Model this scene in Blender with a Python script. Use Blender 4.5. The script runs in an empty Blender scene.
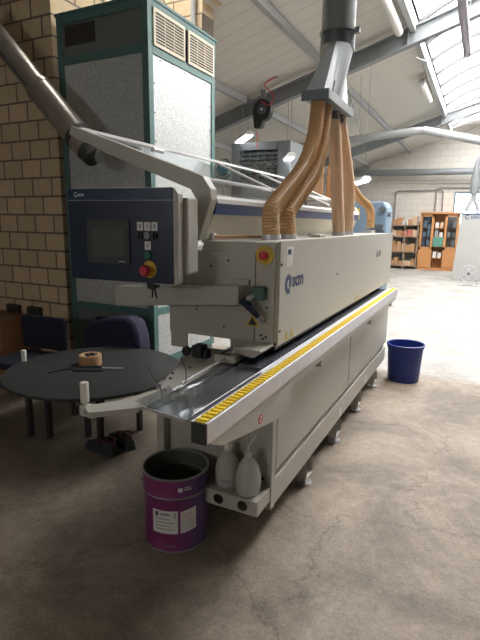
import bpy, bmesh, math, random
from mathutils import Vector, Matrix
PI = math.pi
random.seed(7)
S = bpy.context.scene
C = S.collection

# ------------------------------------------------------------------ camera, world, exposure
cam = bpy.data.cameras.new('camera'); co = bpy.data.objects.new('camera', cam); C.objects.link(co)
cam.sensor_fit = 'VERTICAL'; cam.sensor_height = 36; cam.lens = 27.0; cam.clip_start = .02; cam.clip_end = 200
Rm = Matrix(((0.894000, -0.101073, 0.436519), (0.447859, 0.171832, -0.877437), (0.013677, 0.979928, 0.198884)))
co.matrix_world = Matrix.Translation((0, 0, 1.5)) @ Rm.to_4x4()
S.camera = co
S.view_settings.view_transform = 'Standard'; S.view_settings.look = 'None'
S.view_settings.gamma = 1; S.view_settings.use_curve_mapping = False
S.view_settings.exposure = 1.5
w = bpy.data.worlds.new('sky'); S.world = w; w.use_nodes = True
bg = w.node_tree.nodes['Background']; bg.inputs[0].default_value = (1.0, 0.975, 0.94, 1); bg.inputs[1].default_value = 6.0

def portal(loc, rot, sx, sy):
    l = bpy.data.lights.new('daylight_portal', 'AREA'); l.shape = 'RECTANGLE'; l.size = sx; l.size_y = sy
    l.cycles.is_portal = True
    o = bpy.data.objects.new('daylight_portal', l); C.objects.link(o); o.location = loc; o.rotation_euler = rot
portal((0, 10.35, 5.2), (0, 0, 0), 2.4, 13.4)
portal((-2.7, -5.2, 2.52), (PI/2, 0, 0), 1.8, .65)  # opening of the added fill window behind the camera
portal((-3.27, 4.27, 4.95), (0, 0, 0), .6, 1.7)  # opening of the added glazed shaft over the brick corner

# ------------------------------------------------------------------ materials
def mat(name, col, rough=.5, metal=0, noise=0, nscale=8, bump=0, bscale=60, spec=.5, emit=None, es=0, alpha=None, coat=0):
    m = bpy.data.materials.new(name); m.use_nodes = True
    nt = m.node_tree; b = nt.nodes['Principled BSDF']
    b.inputs['Base Color'].default_value = (*col, 1); b.inputs['Roughness'].default_value = rough
    b.inputs['Metallic'].default_value = metal; b.inputs['Specular IOR Level'].default_value = spec
    b.inputs['Coat Weight'].default_value = coat
    if emit: b.inputs['Emission Color'].default_value = (*emit, 1); b.inputs['Emission Strength'].default_value = es
    tc = nt.nodes.new('ShaderNodeTexCoord')
    n = nt.nodes.new('ShaderNodeTexNoise'); n.inputs['Scale'].default_value = nscale; n.inputs['Detail'].default_value = 6
    nt.links.new(tc.outputs['Object'], n.inputs['Vector'])
    r = nt.nodes.new('ShaderNodeMix'); r.data_type = 'RGBA'
    k = noise if noise else .04
    r.inputs[6].default_value = (*[c*(1-k) for c in col], 1); r.inputs[7].default_value = (*[min(1, c*(1+k)) for c in col], 1)
    nt.links.new(n.outputs[0], r.inputs[0]); nt.links.new(r.outputs[2], b.inputs['Base Color'])
    if bump:
        n2 = nt.nodes.new('ShaderNodeTexNoise'); n2.inputs['Scale'].default_value = bscale; n2.inputs['Detail'].default_value = 5
        nt.links.new(tc.outputs['Object'], n2.inputs['Vector'])
        bp = nt.nodes.new('ShaderNodeBump'); bp.inputs['Strength'].default_value = bump; bp.inputs['Distance'].default_value = .01
        nt.links.new(n2.outputs[0], bp.inputs['Height']); nt.links.new(bp.outputs[0], b.inputs['Normal'])
    return m
def clear(name, col, f=.8, rough=.05, trans=False):
    m = bpy.data.materials.new(name); m.use_nodes = True; nt = m.node_tree; nt.nodes.clear()
    o = nt.nodes.new('ShaderNodeOutputMaterial'); mx = nt.nodes.new('ShaderNodeMixShader')
    t = nt.nodes.new('ShaderNodeBsdfTransparent'); t.inputs[0].default_value = (*col, 1)
    g = nt.nodes.new('ShaderNodeBsdfTranslucent' if trans else 'ShaderNodeBsdfGlossy')
    g.inputs[0].default_value = (*col, 1)
    if not trans: g.inputs['Roughness'].default_value = rough
    mx.inputs[0].default_value = 1-f
    nt.links.new(t.outputs[0], mx.inputs[1]); nt.links.new(g.outputs[0], mx.inputs[2]); nt.links.new(mx.outputs[0], o.inputs[0])
    return m
def thin(name, col, tcol, f=.35, rough=.5):     # diffuse + translucent thin plastic
    m = mat(name, col, rough); nt = m.node_tree; b = nt.nodes['Principled BSDF']; o = nt.nodes['Material Output']
    mx = nt.nodes.new('ShaderNodeMixShader'); mx.inputs[0].default_value = f
    t = nt.nodes.new('ShaderNodeBsdfTranslucent'); t.inputs[0].default_value = (*tcol, 1)
    nt.links.new(b.outputs[0], mx.inputs[1]); nt.links.new(t.outputs[0], mx.inputs[2]); nt.links.new(mx.outputs[0], o.inputs[0])
    return m
def brick(name, c1, c2, mortar, bw, bh, axis='XZ', ms=.012, offs=.5, rough=.9, bump=.5, noise=.2):
    m = bpy.data.materials.new(name); m.use_nodes = True; nt = m.node_tree; b = nt.nodes['Principled BSDF']
    b.inputs['Roughness'].default_value = rough
    tc = nt.nodes.new('ShaderNodeTexCoord'); sp = nt.nodes.new('ShaderNodeSeparateXYZ'); cb = nt.nodes.new('ShaderNodeCombineXYZ')
    nt.links.new(tc.outputs['Object'], sp.inputs[0])
    nt.links.new(sp.outputs[axis[0]], cb.inputs[0]); nt.links.new(sp.outputs[axis[1]], cb.inputs[1])
    br = nt.nodes.new('ShaderNodeTexBrick'); nt.links.new(cb.outputs[0], br.inputs['Vector'])
    br.inputs['Scale'].default_value = 1; br.inputs['Brick Width'].default_value = bw; br.inputs['Row Height'].default_value = bh
    br.inputs['Mortar Size'].default_value = ms; br.inputs['Mortar Smooth'].default_value = .3; br.offset = offs
    br.inputs['Color1'].default_value = (*c1, 1); br.inputs['Color2'].default_value = (*c2, 1); br.inputs['Mortar'].default_value = (*mortar, 1)
    n = nt.nodes.new('ShaderNodeTexNoise'); n.inputs['Scale'].default_value = 14; n.inputs['Detail'].default_value = 6
    nt.links.new(tc.outputs['Object'], n.inputs['Vector'])
    mr = nt.nodes.new('ShaderNodeMapRange'); mr.inputs[3].default_value = 1-noise; mr.inputs[4].default_value = 1+noise
    nt.links.new(n.outputs[0], mr.inputs[0])
    mu = nt.nodes.new('ShaderNodeMix'); mu.data_type = 'RGBA'; mu.blend_type = 'MULTIPLY'; mu.inputs[0].default_value = 1
    nt.links.new(br.outputs[0], mu.inputs[6]); nt.links.new(mr.outputs[0], mu.inputs[7]); nt.links.new(mu.outputs[2], b.inputs['Base Color'])
    bp = nt.nodes.new('ShaderNodeBump'); bp.invert = True; bp.inputs['Strength'].default_value = bump; bp.inputs['Distance'].default_value = .01
    nt.links.new(br.outputs[1], bp.inputs['Height']); nt.links.new(bp.outputs[0], b.inputs['Normal'])
    return m
def concrete():
    m = bpy.data.materials.new('worn concrete'); m.use_nodes = True; nt = m.node_tree; b = nt.nodes['Principled BSDF']; L = nt.links.new
    tc = nt.nodes.new('ShaderNodeTexCoord')
    def noi(s, d=8, r=.6, dist=0):
        n = nt.nodes.new('ShaderNodeTexNoise'); n.inputs['Scale'].default_value = s; n.inputs['Detail'].default_value = d
        n.inputs['Roughness'].default_value = r; n.inputs['Distortion'].default_value = dist; L(tc.outputs['Object'], n.inputs['Vector']); return n
    def ramp(src, p0, p1, c0, c1):
        r = nt.nodes.new('ShaderNodeValToRGB'); r.color_ramp.elements[0].position = p0; r.color_ramp.elements[1].position = p1
        r.color_ramp.elements[0].color = (*c0, 1); r.color_ramp.elements[1].color = (*c1, 1); L(src, r.inputs[0]); return r
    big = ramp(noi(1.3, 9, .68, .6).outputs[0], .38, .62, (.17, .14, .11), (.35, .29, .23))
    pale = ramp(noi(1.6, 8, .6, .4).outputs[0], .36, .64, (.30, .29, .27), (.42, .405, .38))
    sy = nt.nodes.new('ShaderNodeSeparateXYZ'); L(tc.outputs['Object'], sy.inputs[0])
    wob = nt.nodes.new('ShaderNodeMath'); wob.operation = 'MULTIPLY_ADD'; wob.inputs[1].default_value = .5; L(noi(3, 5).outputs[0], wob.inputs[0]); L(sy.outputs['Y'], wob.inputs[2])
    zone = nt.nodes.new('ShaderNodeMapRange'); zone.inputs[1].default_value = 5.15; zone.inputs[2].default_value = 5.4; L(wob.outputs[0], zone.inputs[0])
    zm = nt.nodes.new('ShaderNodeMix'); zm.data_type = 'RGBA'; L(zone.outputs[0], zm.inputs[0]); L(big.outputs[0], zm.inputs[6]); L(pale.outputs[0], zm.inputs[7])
    def mul(a, bb, f=1):
        x = nt.nodes.new('ShaderNodeMix'); x.data_type = 'RGBA'; x.blend_type = 'MULTIPLY'; x.inputs[0].default_value = f
        L(a, x.inputs[6]); L(bb, x.inputs[7]); return x.outputs[2]
    fine = ramp(noi(16, 10, .75).outputs[0], .3, .72, (.74, .74, .75), (1.2, 1.18, 1.15))
    spk = ramp(noi(70, 6, .8).outputs[0], .42, .55, (.82, .82, .82), (1.05, 1.05, 1.05))
    c = mul(mul(zm.outputs[2], fine.outputs[0]), spk.outputs[0])
    v = nt.nodes.new('ShaderNodeTexVoronoi'); v.feature = 'DISTANCE_TO_EDGE'; v.inputs['Scale'].default_value = 1.0
    nn = noi(2.5, 5, .7); ad = nt.nodes.new('ShaderNodeMix'); ad.data_type = 'RGBA'; ad.inputs[0].default_value = .32
    L(tc.outputs['Object'], ad.inputs[6]); L(nn.outputs[1], ad.inputs[7]); L(ad.outputs[2], v.inputs['Vector'])
    cr = ramp(v.outputs[0], .0, .007, (.62, .58, .54), (1, 1, 1))
    c = mul(c, cr.outputs[0], .8)
    L(c, b.inputs['Base Color']); b.inputs['Roughness'].default_value = .62; b.inputs['Specular IOR Level'].default_value = .35
    bp = nt.nodes.new('ShaderNodeBump'); bp.inputs['Strength'].default_value = .25; bp.inputs['Distance'].default_value = .01
    L(noi(45, 6, .7).outputs[0], bp.inputs['Height']); L(bp.outputs[0], b.inputs['Normal'])
    return m
def striped(name, c1, c2, axis, period, rough=.6, metal=0, duty=.06):
    m = bpy.data.materials.new(name); m.use_nodes = True; nt = m.node_tree; b = nt.nodes['Principled BSDF']; L = nt.links.new
    tc = nt.nodes.new('ShaderNodeTexCoord'); sp = nt.nodes.new('ShaderNodeSeparateXYZ'); L(tc.outputs['Object'], sp.inputs[0])
    a = nt.nodes.new('ShaderNodeMath'); a.operation = 'MULTIPLY'; a.inputs[1].default_value = 1/period; L(sp.outputs[axis], a.inputs[0])
    f = nt.nodes.new('ShaderNodeMath'); f.operation = 'FRACT'; L(a.outputs[0], f.inputs[0])
    g = nt.nodes.new('ShaderNodeMath'); g.operation = 'LESS_THAN'; g.inputs[1].default_value = duty; L(f.outputs[0], g.inputs[0])
    mx = nt.nodes.new('ShaderNodeMix'); mx.data_type = 'RGBA'; mx.inputs[6].default_value = (*c1, 1); mx.inputs[7].default_value = (*c2, 1)
    L(g.outputs[0], mx.inputs[0]); L(mx.outputs[2], b.inputs['Base Color']); b.inputs['Roughness'].default_value = rough; b.inputs['Metallic'].default_value = metal
    return m
def galvanised():
    m = bpy.data.materials.new('spangled galvanised sheet'); m.use_nodes = True; nt = m.node_tree; b = nt.nodes['Principled BSDF']; L = nt.links.new
    tc = nt.nodes.new('ShaderNodeTexCoord'); v = nt.nodes.new('ShaderNodeTexVoronoi'); v.inputs['Scale'].default_value = 95; L(tc.outputs['Object'], v.inputs['Vector'])
    sp = nt.nodes.new('ShaderNodeSeparateColor'); L(v.outputs['Color'], sp.inputs[0])
    mx = nt.nodes.new('ShaderNodeMix'); mx.data_type = 'RGBA'; mx.inputs[6].default_value = (.40, .42, .42, 1); mx.inputs[7].default_value = (.60, .62, .615, 1)
    L(sp.outputs[0], mx.inputs[0]); L(mx.outputs[2], b.inputs['Base Color']); b.inputs['Metallic'].default_value = .45; b.inputs['Roughness'].default_value = .5
    return m

M = dict(
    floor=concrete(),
    block=brick('tan block wall', (.62, .48, .31), (.5, .39, .25), (.17, .14, .11), .255, .172, 'XZ', .010),
    blocky=brick('tan block side wall', (.62, .48, .31), (.5, .39, .25), (.17, .14, .11), .255, .172, 'YZ', .010),
    white=brick('painted block wall', (.64, .61, .56), (.61, .585, .535), (.50, .475, .43), .4, .2, 'XZ', .01, bump=.3, noise=.06),
    plain=mat('painted wall', (.6, .58, .54), .9, noise=.1),
    roof=striped('roof boards', (.62, .595, .54), (.47, .45, .41), 'Y', .3, .8),
    steel=mat('grey painted steel beam', (.2, .215, .225), .5, noise=.15, nscale=3),
    purlin=mat('light grey purlin', (.36, .37, .37), .6, noise=.1),
    rib=mat('skylight rib aluminium', (.05, .05, .05), .5),
    glaze=clear('skylight sheet', (.97, .98, 1), .6, trans=True),
    beige=mat('warm grey powder coat', (.45, .44, .40), .42, noise=.05, nscale=3),
    cream=mat('cream cover sheet', (.66, .62, .5), .5, noise=.05),
    navy=mat('navy panel', (.006, .018, .05), .35, noise=.1),
    blue=mat('blue stripe', (.02, .045, .17), .35),
    alu=mat('brushed aluminium', (.62, .62, .66), .38, .7, noise=.12, nscale=20),
    plate=mat('bright worn steel plate', (.36, .38, .42), .2, .85, noise=.2, nscale=5),
    yellow=mat('yellow rollers', (.85, .6, .02), .45),
    black=mat('black rubber', (.012, .013, .015), .5),
    track=mat('black chain track', (.02, .025, .04), .45, noise=.3, nscale=60),
    dark=mat('dark recess', (.05, .05, .045), .8),
    duct=mat('galvanised duct', (.22, .24, .25), .5, .3, noise=.15, nscale=6),
    ductd=mat('dark duct collar', (.12, .14, .155), .45, .6),
    hose=thin('tan corrugated hose', (.78, .54, .28), (.85, .58, .3), .4, .4),
    hosew=mat('brown hose wire', (.50, .31, .15), .5), hoselw=mat('backlit hose wire', (.62, .42, .26), .5),  # second wire paled to go with the backlit hose colour
    hosel=thin('backlit corrugated hose', (.74, .60, .44), (.85, .65, .45), .4, .4),  # paler than the tan hose: backlight put into the colour
    teal=mat('teal painted frame', (.07, .155, .143), .5, noise=.1),
    galv=galvanised(),
    gpanel=mat('grey filter panel', (.13, .15, .145), .6, noise=.08),
    grille=mat('cream grille frame', (.62, .56, .44), .6),
    slot=mat('dark slot', (.03, .025, .02), .8),
    tube=mat('brushed steel tube', (.42, .38, .33), .33, .8, noise=.15, nscale=5),
    table=mat('charcoal table top', (.03, .031, .031), .6, noise=.25, nscale=4, spec=.3),
    tleg=mat('black steel leg', (.02, .02, .022), .5),
    whitep=mat('white plastic', (.72, .7, .66), .4),
    bottle=thin('milky plastic bottle', (.62, .64, .6), (.7, .72, .66), .3, .4),
    red=mat('red button', (.55, .03, .05), .4),
    signy=mat('sign yellow', (.6, .42, .04), .5),
    signw=mat('sign white', (.7, .7, .7), .6),
    signr=mat('sign red', (.6, .08, .06), .5),
    ink=mat('dark blue ink', (.05, .08, .17), .6),
    inkg=mat('grey ink', (.25, .26, .28), .6),
    pale=mat('pale lettering', (.6, .62, .65), .5),
    screen=mat('screen glass', (.10, .115, .11), .15),
    bezel=mat('screen bezel', (.035, .04, .045), .4),
    green=mat('green button', (.0, .13, .07), .4),
    cyan=mat('cyan glass', (.1, .32, .4), .4),
    bin=mat('blue plastic', (.012, .035, .24), .45, noise=.06),
    wood=mat('oak veneer', (.52, .24, .09), .5, noise=.18, nscale=6),
    woodd=mat('brown wood', (.2, .09, .035), .55, noise=.2),
    card=mat('cardboard', (.45, .25, .13), .8, noise=.12),
    card2=mat('pale cardboard', (.56, .4, .27), .8, noise=.12),
    cardr=mat('red printed carton', (.5, .16, .12), .7, noise=.2),
    shelf=mat('dull shelf board', (.34, .25, .18), .7),
    fabric=mat('navy upholstery', (.012, .014, .028), .9, bump=.3, bscale=200),
    jacket=mat('dark purple fabric', (.022, .019, .05), .85, noise=.3, nscale=12, bump=.5, bscale=40),
    shoe=mat('black shoe leather', (.02, .022, .026), .6, noise=.2),
    shoer=mat('dark red lining', (.08, .01, .014), .7),
    sole=mat('rubber sole', (.04, .042, .045), .7),
    partition=mat('off white enamel', (.42, .42, .40), .5),
    bluem=mat('light blue machine paint', (.14, .2, .27), .5, noise=.08),
    tape=mat('brown packing tape', (.45, .27, .14), .35),
    lamp=mat('lit tube', (1, 1, 1), .5, emit=(.9, .96, 1), es=3.0),
    off=mat('lamp housing', (.7, .69, .66), .5),
    lamp_backlit=mat('backlit-tinted lamp housing', (.36, .34, .4), .4, .3),  # violet grey tint stands for the strip seen against the light
    clearp=clear('clear plastic', (.9, .92, .93), .75, .12),
    glass=clear('cabinet glass', (.75, .78, .8), .8, .05),
    sky=clear('window pane', (.85, .97, 1), .8, .05),
    copper=mat('copper pipe', (.5, .25, .13), .4, .6),
    redw=mat('red cable', (.6, .05, .05), .5),
    gpan=mat('green board', (.09, .26, .2), .6),
)
# bucket paint: printed magenta fading to violet round the tin
def bucket_mat():
    m = bpy.data.materials.new('printed purple tin'); m.use_nodes = True; nt = m.node_tree; b = nt.nodes['Principled BSDF']; L = nt.links.new
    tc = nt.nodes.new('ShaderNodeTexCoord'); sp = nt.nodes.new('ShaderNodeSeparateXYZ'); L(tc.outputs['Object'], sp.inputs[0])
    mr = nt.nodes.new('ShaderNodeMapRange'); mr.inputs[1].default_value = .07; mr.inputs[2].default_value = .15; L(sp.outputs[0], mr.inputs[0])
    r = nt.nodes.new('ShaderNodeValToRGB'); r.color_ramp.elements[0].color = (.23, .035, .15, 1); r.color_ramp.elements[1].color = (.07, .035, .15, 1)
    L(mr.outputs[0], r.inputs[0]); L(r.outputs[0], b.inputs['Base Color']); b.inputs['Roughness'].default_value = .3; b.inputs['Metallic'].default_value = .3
    return m
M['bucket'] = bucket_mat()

# ------------------------------------------------------------------ mesh helpers
def B(): return bmesh.new()
def box(bm, x0, x1, y0, y1, z0, z1):
    v = [bm.verts.new(p) for p in [(x0,y0,z0),(x1,y0,z0),(x1,y1,z0),(x0,y1,z0),(x0,y0,z1),(x1,y0,z1),(x1,y1,z1),(x0,y1,z1)]]
    for f in [(0,3,2,1),(4,5,6,7),(0,1,5,4),(1,2,6,5),(2,3,7,6),(3,0,4,7)]: bm.faces.new([v[i] for i in f])
    return v
def prism(bm, pts, axis, a, b):      # pts in the two other axes, extruded along axis
    def mk(p, t): return {'x': (t, p[0], p[1]), 'y': (p[0], t, p[1]), 'z': (p[0], p[1], t)}[axis]
    A = [bm.verts.new(mk(p, a)) for p in pts]; Bv = [bm.verts.new(mk(p, b)) for p in pts]; n = len(pts)
    bm.faces.new(A); bm.faces.new(Bv[::-1])
    for i in range(n): bm.faces.new((A[i], Bv[i], Bv[(i+1) % n], A[(i+1) % n]))
def smooth_path(pts, n=8):
    P = [Vector(p) for p in pts]; P = [P[0]*2-P[1]] + P + [P[-1]*2-P[-2]]; out = []
    for i in range(1, len(P)-2):
        for k in range(n):
            t = k/n; a, b, c, d = P[i-1:i+3]
            out.append(.5*((2*b) + (-a+c)*t + (2*a-5*b+4*c-d)*t*t + (-a+3*b-3*c+d)*t**3))
    out.append(P[-2]); return out
def tube(bm, pts, r, seg=12, caps=True):
    P = [Vector(p) for p in pts]; n = len(P); R = r if isinstance(r, (list, tuple)) else [r]*n
    T = [(P[min(i+1, n-1)]-P[max(i-1, 0)]).normalized() for i in range(n)]
    u = T[0].orthogonal().normalized(); rings = []
    for i in range(n):
        u = (u - T[i]*u.dot(T[i])).normalized(); v = T[i].cross(u)
        rings.append([bm.verts.new(P[i] + (u*math.cos(2*PI*k/seg) + v*math.sin(2*PI*k/seg))*R[i]) for k in range(seg)])
    for a, b in zip(rings, rings[1:]):
        for k in range(seg): bm.faces.new((a[k], a[(k+1) % seg], b[(k+1) % seg], b[k]))
    if caps: bm.faces.new(rings[0][::-1]); bm.faces.new(rings[-1])
def lathe(bm, prof, c=(0, 0, 0), seg=40, axis='z'):
    def mp(r, h, a):
        x, y = r*math.cos(a), r*math.sin(a)
        p = {'z': (x, y, h), 'y': (x, h, y), 'x': (h, x, y)}[axis]
        return (p[0]+c[0], p[1]+c[1], p[2]+c[2])
    rings = []
    for r, h in prof:
        if r < 1e-5: rings.append([bm.verts.new(mp(0, h, 0))])
        else: rings.append([bm.verts.new(mp(r, h, 2*PI*k/seg)) for k in range(seg)])
    for a, b in zip(rings, rings[1:]):
        for k in range(seg):
            k2 = (k+1) % seg
            q = [a[k % len(a)], a[k2 % len(a)], b[k2 % len(b)], b[k % len(b)]]
            q = list(dict.fromkeys(q))
            if len(q) > 2: bm.faces.new(q)
def cyl(bm, c, r, h, axis='z', seg=24): lathe(bm, [(0, 0), (r, 0), (r, h), (0, h)], c, seg, axis)
def obj(name, bm, m, parent=None, bevel=0, smooth=False, loc=None):
    bmesh.ops.recalc_face_normals(bm, faces=bm.faces)
    me = bpy.data.meshes.new(name); bm.to_mesh(me); bm.free()
    o = bpy.data.objects.new(name, me); C.objects.link(o); me.materials.append(M[m] if isinstance(m, str) else m)
    if smooth:
        for p in me.polygons: p.use_smooth = True
        try: me.set_sharp_from_angle(angle=math.radians(40))
        except Exception: pass
    if bevel:
        b = o.modifiers.new('bevel', 'BEVEL'); b.width = bevel; b.segments = 2; b.limit_method = 'ANGLE'
    if parent:
        o.parent = parent
        # geometry given in world coordinates when the parent has an offset
        if loc is None: o.matrix_parent_inverse = Matrix.Identity(4)
    if loc: o.location = loc
    return o
def thing(name, label, cat, loc=(0, 0, 0), rz=0, group=None):
    o = bpy.data.objects.new(name, None); C.objects.link(o); o.empty_display_size = .1
    o.location = loc; o.rotation_euler = (0, 0, rz); o['label'] = label; o['category'] = cat
    if group: o['group'] = group
    return o
def tag(o, label, cat, group=None):
    o['label'] = label; o['category'] = cat
    if group: o['group'] = group
    return o
def struct(name, bm, m):
    o = obj(name, bm, m); o['kind'] = 'structure'; return o
def copy_tree(o, parent=None):
    c = o.copy(); C.objects.link(c)
    if parent: c.parent = parent
    for ch in [x for x in o.children]: copy_tree(ch, c)
    return c
def text(name, s, size, loc, facing, m, parent, bold=0, depth=.001, align='LEFT'):
    cu = bpy.data.curves.new(name, 'FONT'); cu.body = s; cu.size = size; cu.extrude = depth; cu.offset = bold; cu.align_x = align; cu.resolution_u = 3
    t = bpy.data.objects.new('tmp', cu); C.objects.link(t)
    dg = bpy.context.evaluated_depsgraph_get(); me = bpy.data.meshes.new_from_object(t.evaluated_get(dg))
    bpy.data.objects.remove(t)
    rot = {'-y': Matrix.Rotation(PI/2, 4, 'X'), '+x': Matrix.Rotation(PI/2, 4, 'Z') @ Matrix.Rotation(PI/2, 4, 'X')}[facing]
    me.transform(Matrix.Translation(loc) @ rot); me.name = name; me.materials.clear(); me.materials.append(M[m])
    o = bpy.data.objects.new(name, me); C.objects.link(o); o.parent = parent; return o

# ------------------------------------------------------------------ setting
YB = 18.3; YF = -5.0; XL = -7.5; XR = 6.5
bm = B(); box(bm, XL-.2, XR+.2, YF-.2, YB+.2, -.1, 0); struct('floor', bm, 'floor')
RS, RZ = .299, 4.83
def rz(x): return RZ - RS*abs(x)
bm = B()
def slab(x0, x1, y0, y1):
    t = .08
    prism(bm, [(x0, rz(x0)), (x1, rz(x1)), (x1, rz(x1)+t), (x0, rz(x0)+t)], 'y', y0, y1)
slab(-2.95, -1.2, YF, YB); slab(XL, -2.95, YF, 3.4); slab(XL, -3.58, 3.4, 5.15); slab(XL, -2.95, 5.15, YB); slab(1.2, XR, YF, YB)
for a, b in ((YF, 3.6), (17.1, YB)): slab(-1.2, 0, a, b); slab(0, 1.2, a, b)
struct('ceiling', bm, 'roof')
bm = B(); prism(bm, [(XL, 0), (XR, 0), (XR, rz(XR)+.05), (0, rz(0)+.05), (XL, rz(XL)+.05)], 'y', YB, YB+.15)
wb = struct('wall_back', bm, 'white')
bm = B(); box(bm, -1.03, .3, YB-.1, YB+.3, 1.5, 2.62); cut = obj('cutter', bm, 'plain'); 
md = wb.modifiers.new('hole', 'BOOLEAN'); md.object = cut; md.operation = 'DIFFERENCE'; md.solver = 'EXACT'
dg = bpy.context.evaluated_depsgraph_get(); me2 = bpy.data.meshes.new_from_object(wb.evaluated_get(dg)); wb.modifiers.clear(); wb.data = me2
bpy.data.objects.remove(cut)
bm = B(); box(bm, XL, -3.6, YF-.15, YF, 0, 5); box(bm, -1.8, XR, YF-.15, YF, 0, 5); box(bm, -3.6, -1.8, YF-.15, YF, 0, 2.2); box(bm, -3.6, -1.8, YF-.15, YF, 2.85, 5); struct('wall_front', bm, 'plain')
bm = B(); box(bm, -3.6, -1.8, YF-.09, YF-.04, 2.2, 2.26); box(bm, -3.6, -1.8, YF-.09, YF-.04, 2.79, 2.85); [box(bm, x, x+.05, YF-.09, YF-.04, 2.26, 2.79) for x in (-3.6, -2.72, -1.85)]; o = obj('window_added_front', bm, 'rib'); o['kind'] = 'structure'  # unseen window added behind the camera to brighten brick and cabinet fronts
bm = B(); box(bm, XL-.15, XL, YF, YB, 0, 3.0); struct('wall_left', bm, 'plain')
bm = B(); box(bm, XR, XR+.15, YF, YB, 0, 3.0)
struct('wall_right', bm, 'plain')
bm = B(); prism(bm, [(-7.5, 0), (-3.58, 0), (-3.58, rz(-3.58)), (-7.5, rz(-7.5))], 'y', 3.4, 3.6); struct('wall_brick_front', bm, 'block')
bm = B()
box(bm, -3.78, -3.58, 3.6, 5.15, 0, 4.9);  struct('wall_brick_side', bm, 'blocky')
bm = B(); box(bm, -3.58, -3.06, 5.10, 5.35, 0, 4.9); box(bm, -3.06, -2.95, 5.15, 5.35, 3.93, 4.9); struct('wall_brick_end', bm, 'block')
bm = B(); box(bm, -2.95, -2.85, 3.3, 5.15, 3.96, 4.9); box(bm, -3.78, -2.95, 3.3, 3.4, 3.8, 4.9); struct('wall_added_shaft', bm, 'plain')  # upstands of the added roof shaft, out of view
bm = B(); box(bm, -3.78, -2.85, 3.3, 5.35, 4.9, 4.91); o = obj('window_added_shaft', bm, 'glaze'); o['kind'] = 'structure'  # unseen glazing added over the shaft to light the brick corner
# window in the back wall
wt = obj('window_1', (lambda b: (box(b, -1.03, -.98, YB-.03, YB+.05, 1.5, 2.62), box(b, -.98, .3, YB-.03, YB+.05, 2.56, 2.62), box(b, -.98, .3, YB-.03, YB+.05, 1.5, 1.56), box(b, -.3, -.26, YB-.02, YB+.05, 1.56, 2.56), b)[-1])(B()), 'bluem')
wt['kind'] = 'structure'
bm = B(); box(bm, -.98, .3, YB+.01, YB+.02, 1.56, 2.56); obj('window_pane', bm, 'sky', wt)
# skylight: arched sheet, ribs, edge trims
SK0, SK1 = 3.6, 17.1
def arc(x): return rz(1.2)+.06 + .42*(1-(x/1.2)**2)
bm = B(); xs = [-1.2+2.4*i/16 for i in range(17)]
vv = [[bm.verts.new((x, y, arc(x)+.02)) for x in xs] for y in (SK0, SK1)]
for i in range(16): bm.faces.new((vv[0][i], vv[0][i+1], vv[1][i+1], vv[1][i]))
for y in (SK0, SK1):
    A = [bm.verts.new((x, y, arc(x)+.02)) for x in xs]; bm.faces.new(A)
sk = obj('window_3', bm, 'glaze'); sk['kind'] = 'structure'
bm = B()
y = SK0
while y <= SK1:
    
    for xa, xb in zip(xs, xs[1:]): prism(bm, [(xa, arc(xa)-.07), (xb, arc(xb)-.07), (xb, arc(xb)), (xa, arc(xa))], 'y', y-.03, y+.03)
    y += .95
obj('window_frame', bm, 'rib', sk)
for nm, sx in (('trim_1', -1), ('trim_2', 1)):
    bm = B(); a, b = sorted((sx*1.2, sx*1.28)); box(bm, a, b, SK0, SK1, rz(1.28)-.16, rz(1.2)+.1); struct(nm, bm, 'purlin')
def roof_beam(y, name):
    bm = B()
    def seg(xa, xb):
        for (o0, o1, w_) in ((.0, .02, .14), (.02, .23, .012), (.23, .25, .14)):
            prism(bm, [(xa, rz(xa)-.10-o1), (xb, rz(xb)-.10-o1), (xb, rz(xb)-.10-o0), (xa, rz(xa)-.10-o0)], 'y', y-w_/2, y+w_/2)
    seg(XL, 0); seg(0, XR)
    for x in (-6, -4, -2.6, -1.3, 1.3, 3): prism(bm, [(x-.008, rz(x)-.33), (x+.008, rz(x)-.33), (x+.008, rz(x)-.12), (x-.008, rz(x)-.12)], 'y', y-.08, y+.08)
    o = obj('roof_beam', bm, 'steel'); tag(o, name, 'beam', 'steel rafters'); return o
roof_beam(1.8, 'grey steel rafter overhead nearest the camera'); roof_beam(8.1, 'grey sloping steel rafter behind the grey extraction duct')
roof_beam(14.4, 'blue-grey sloping steel rafter nearest the far wall')
for x, nm in ((-2.57, 'light steel purlin under the roof, second from the skylight edge'), (-3.95, 'light steel purlin under the roof, lower one near the tall cabinet top'), (-5.4, 'light steel purlin under the roof beside the left wall')):
    bm = B()
    for y0, y1 in ((YF, 1.7), (1.9, 8.0), (8.2, 14.3), (14.5, YB-.05)): box(bm, x-.035, x+.035, y0, y1, rz(x)-.12, rz(x)-.01)
    tag(obj('roof_purlin', bm, 'purlin'), nm, 'purlin')
# bracing cables
for p, q, nm in (((-2.2, 8.1, 3.72), (-3.2, 14.2, 3.4), 'thin diagonal bracing cable between the two rafters'),
                 ((-1.2, 8.3, 4.0), (1.4, 14.3, 4.1), 'thin bracing cable crossing below the skylight'),
                 ((1.3, 8.3, 4.1), (-1.3, 14.3, 4.05), 'second thin bracing cable crossing below the skylight')):
    bm = B(); tube(bm, [p, q], .008, 6); tag(obj('bracing_cable', bm, 'steel'), nm, 'cable')

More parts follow.
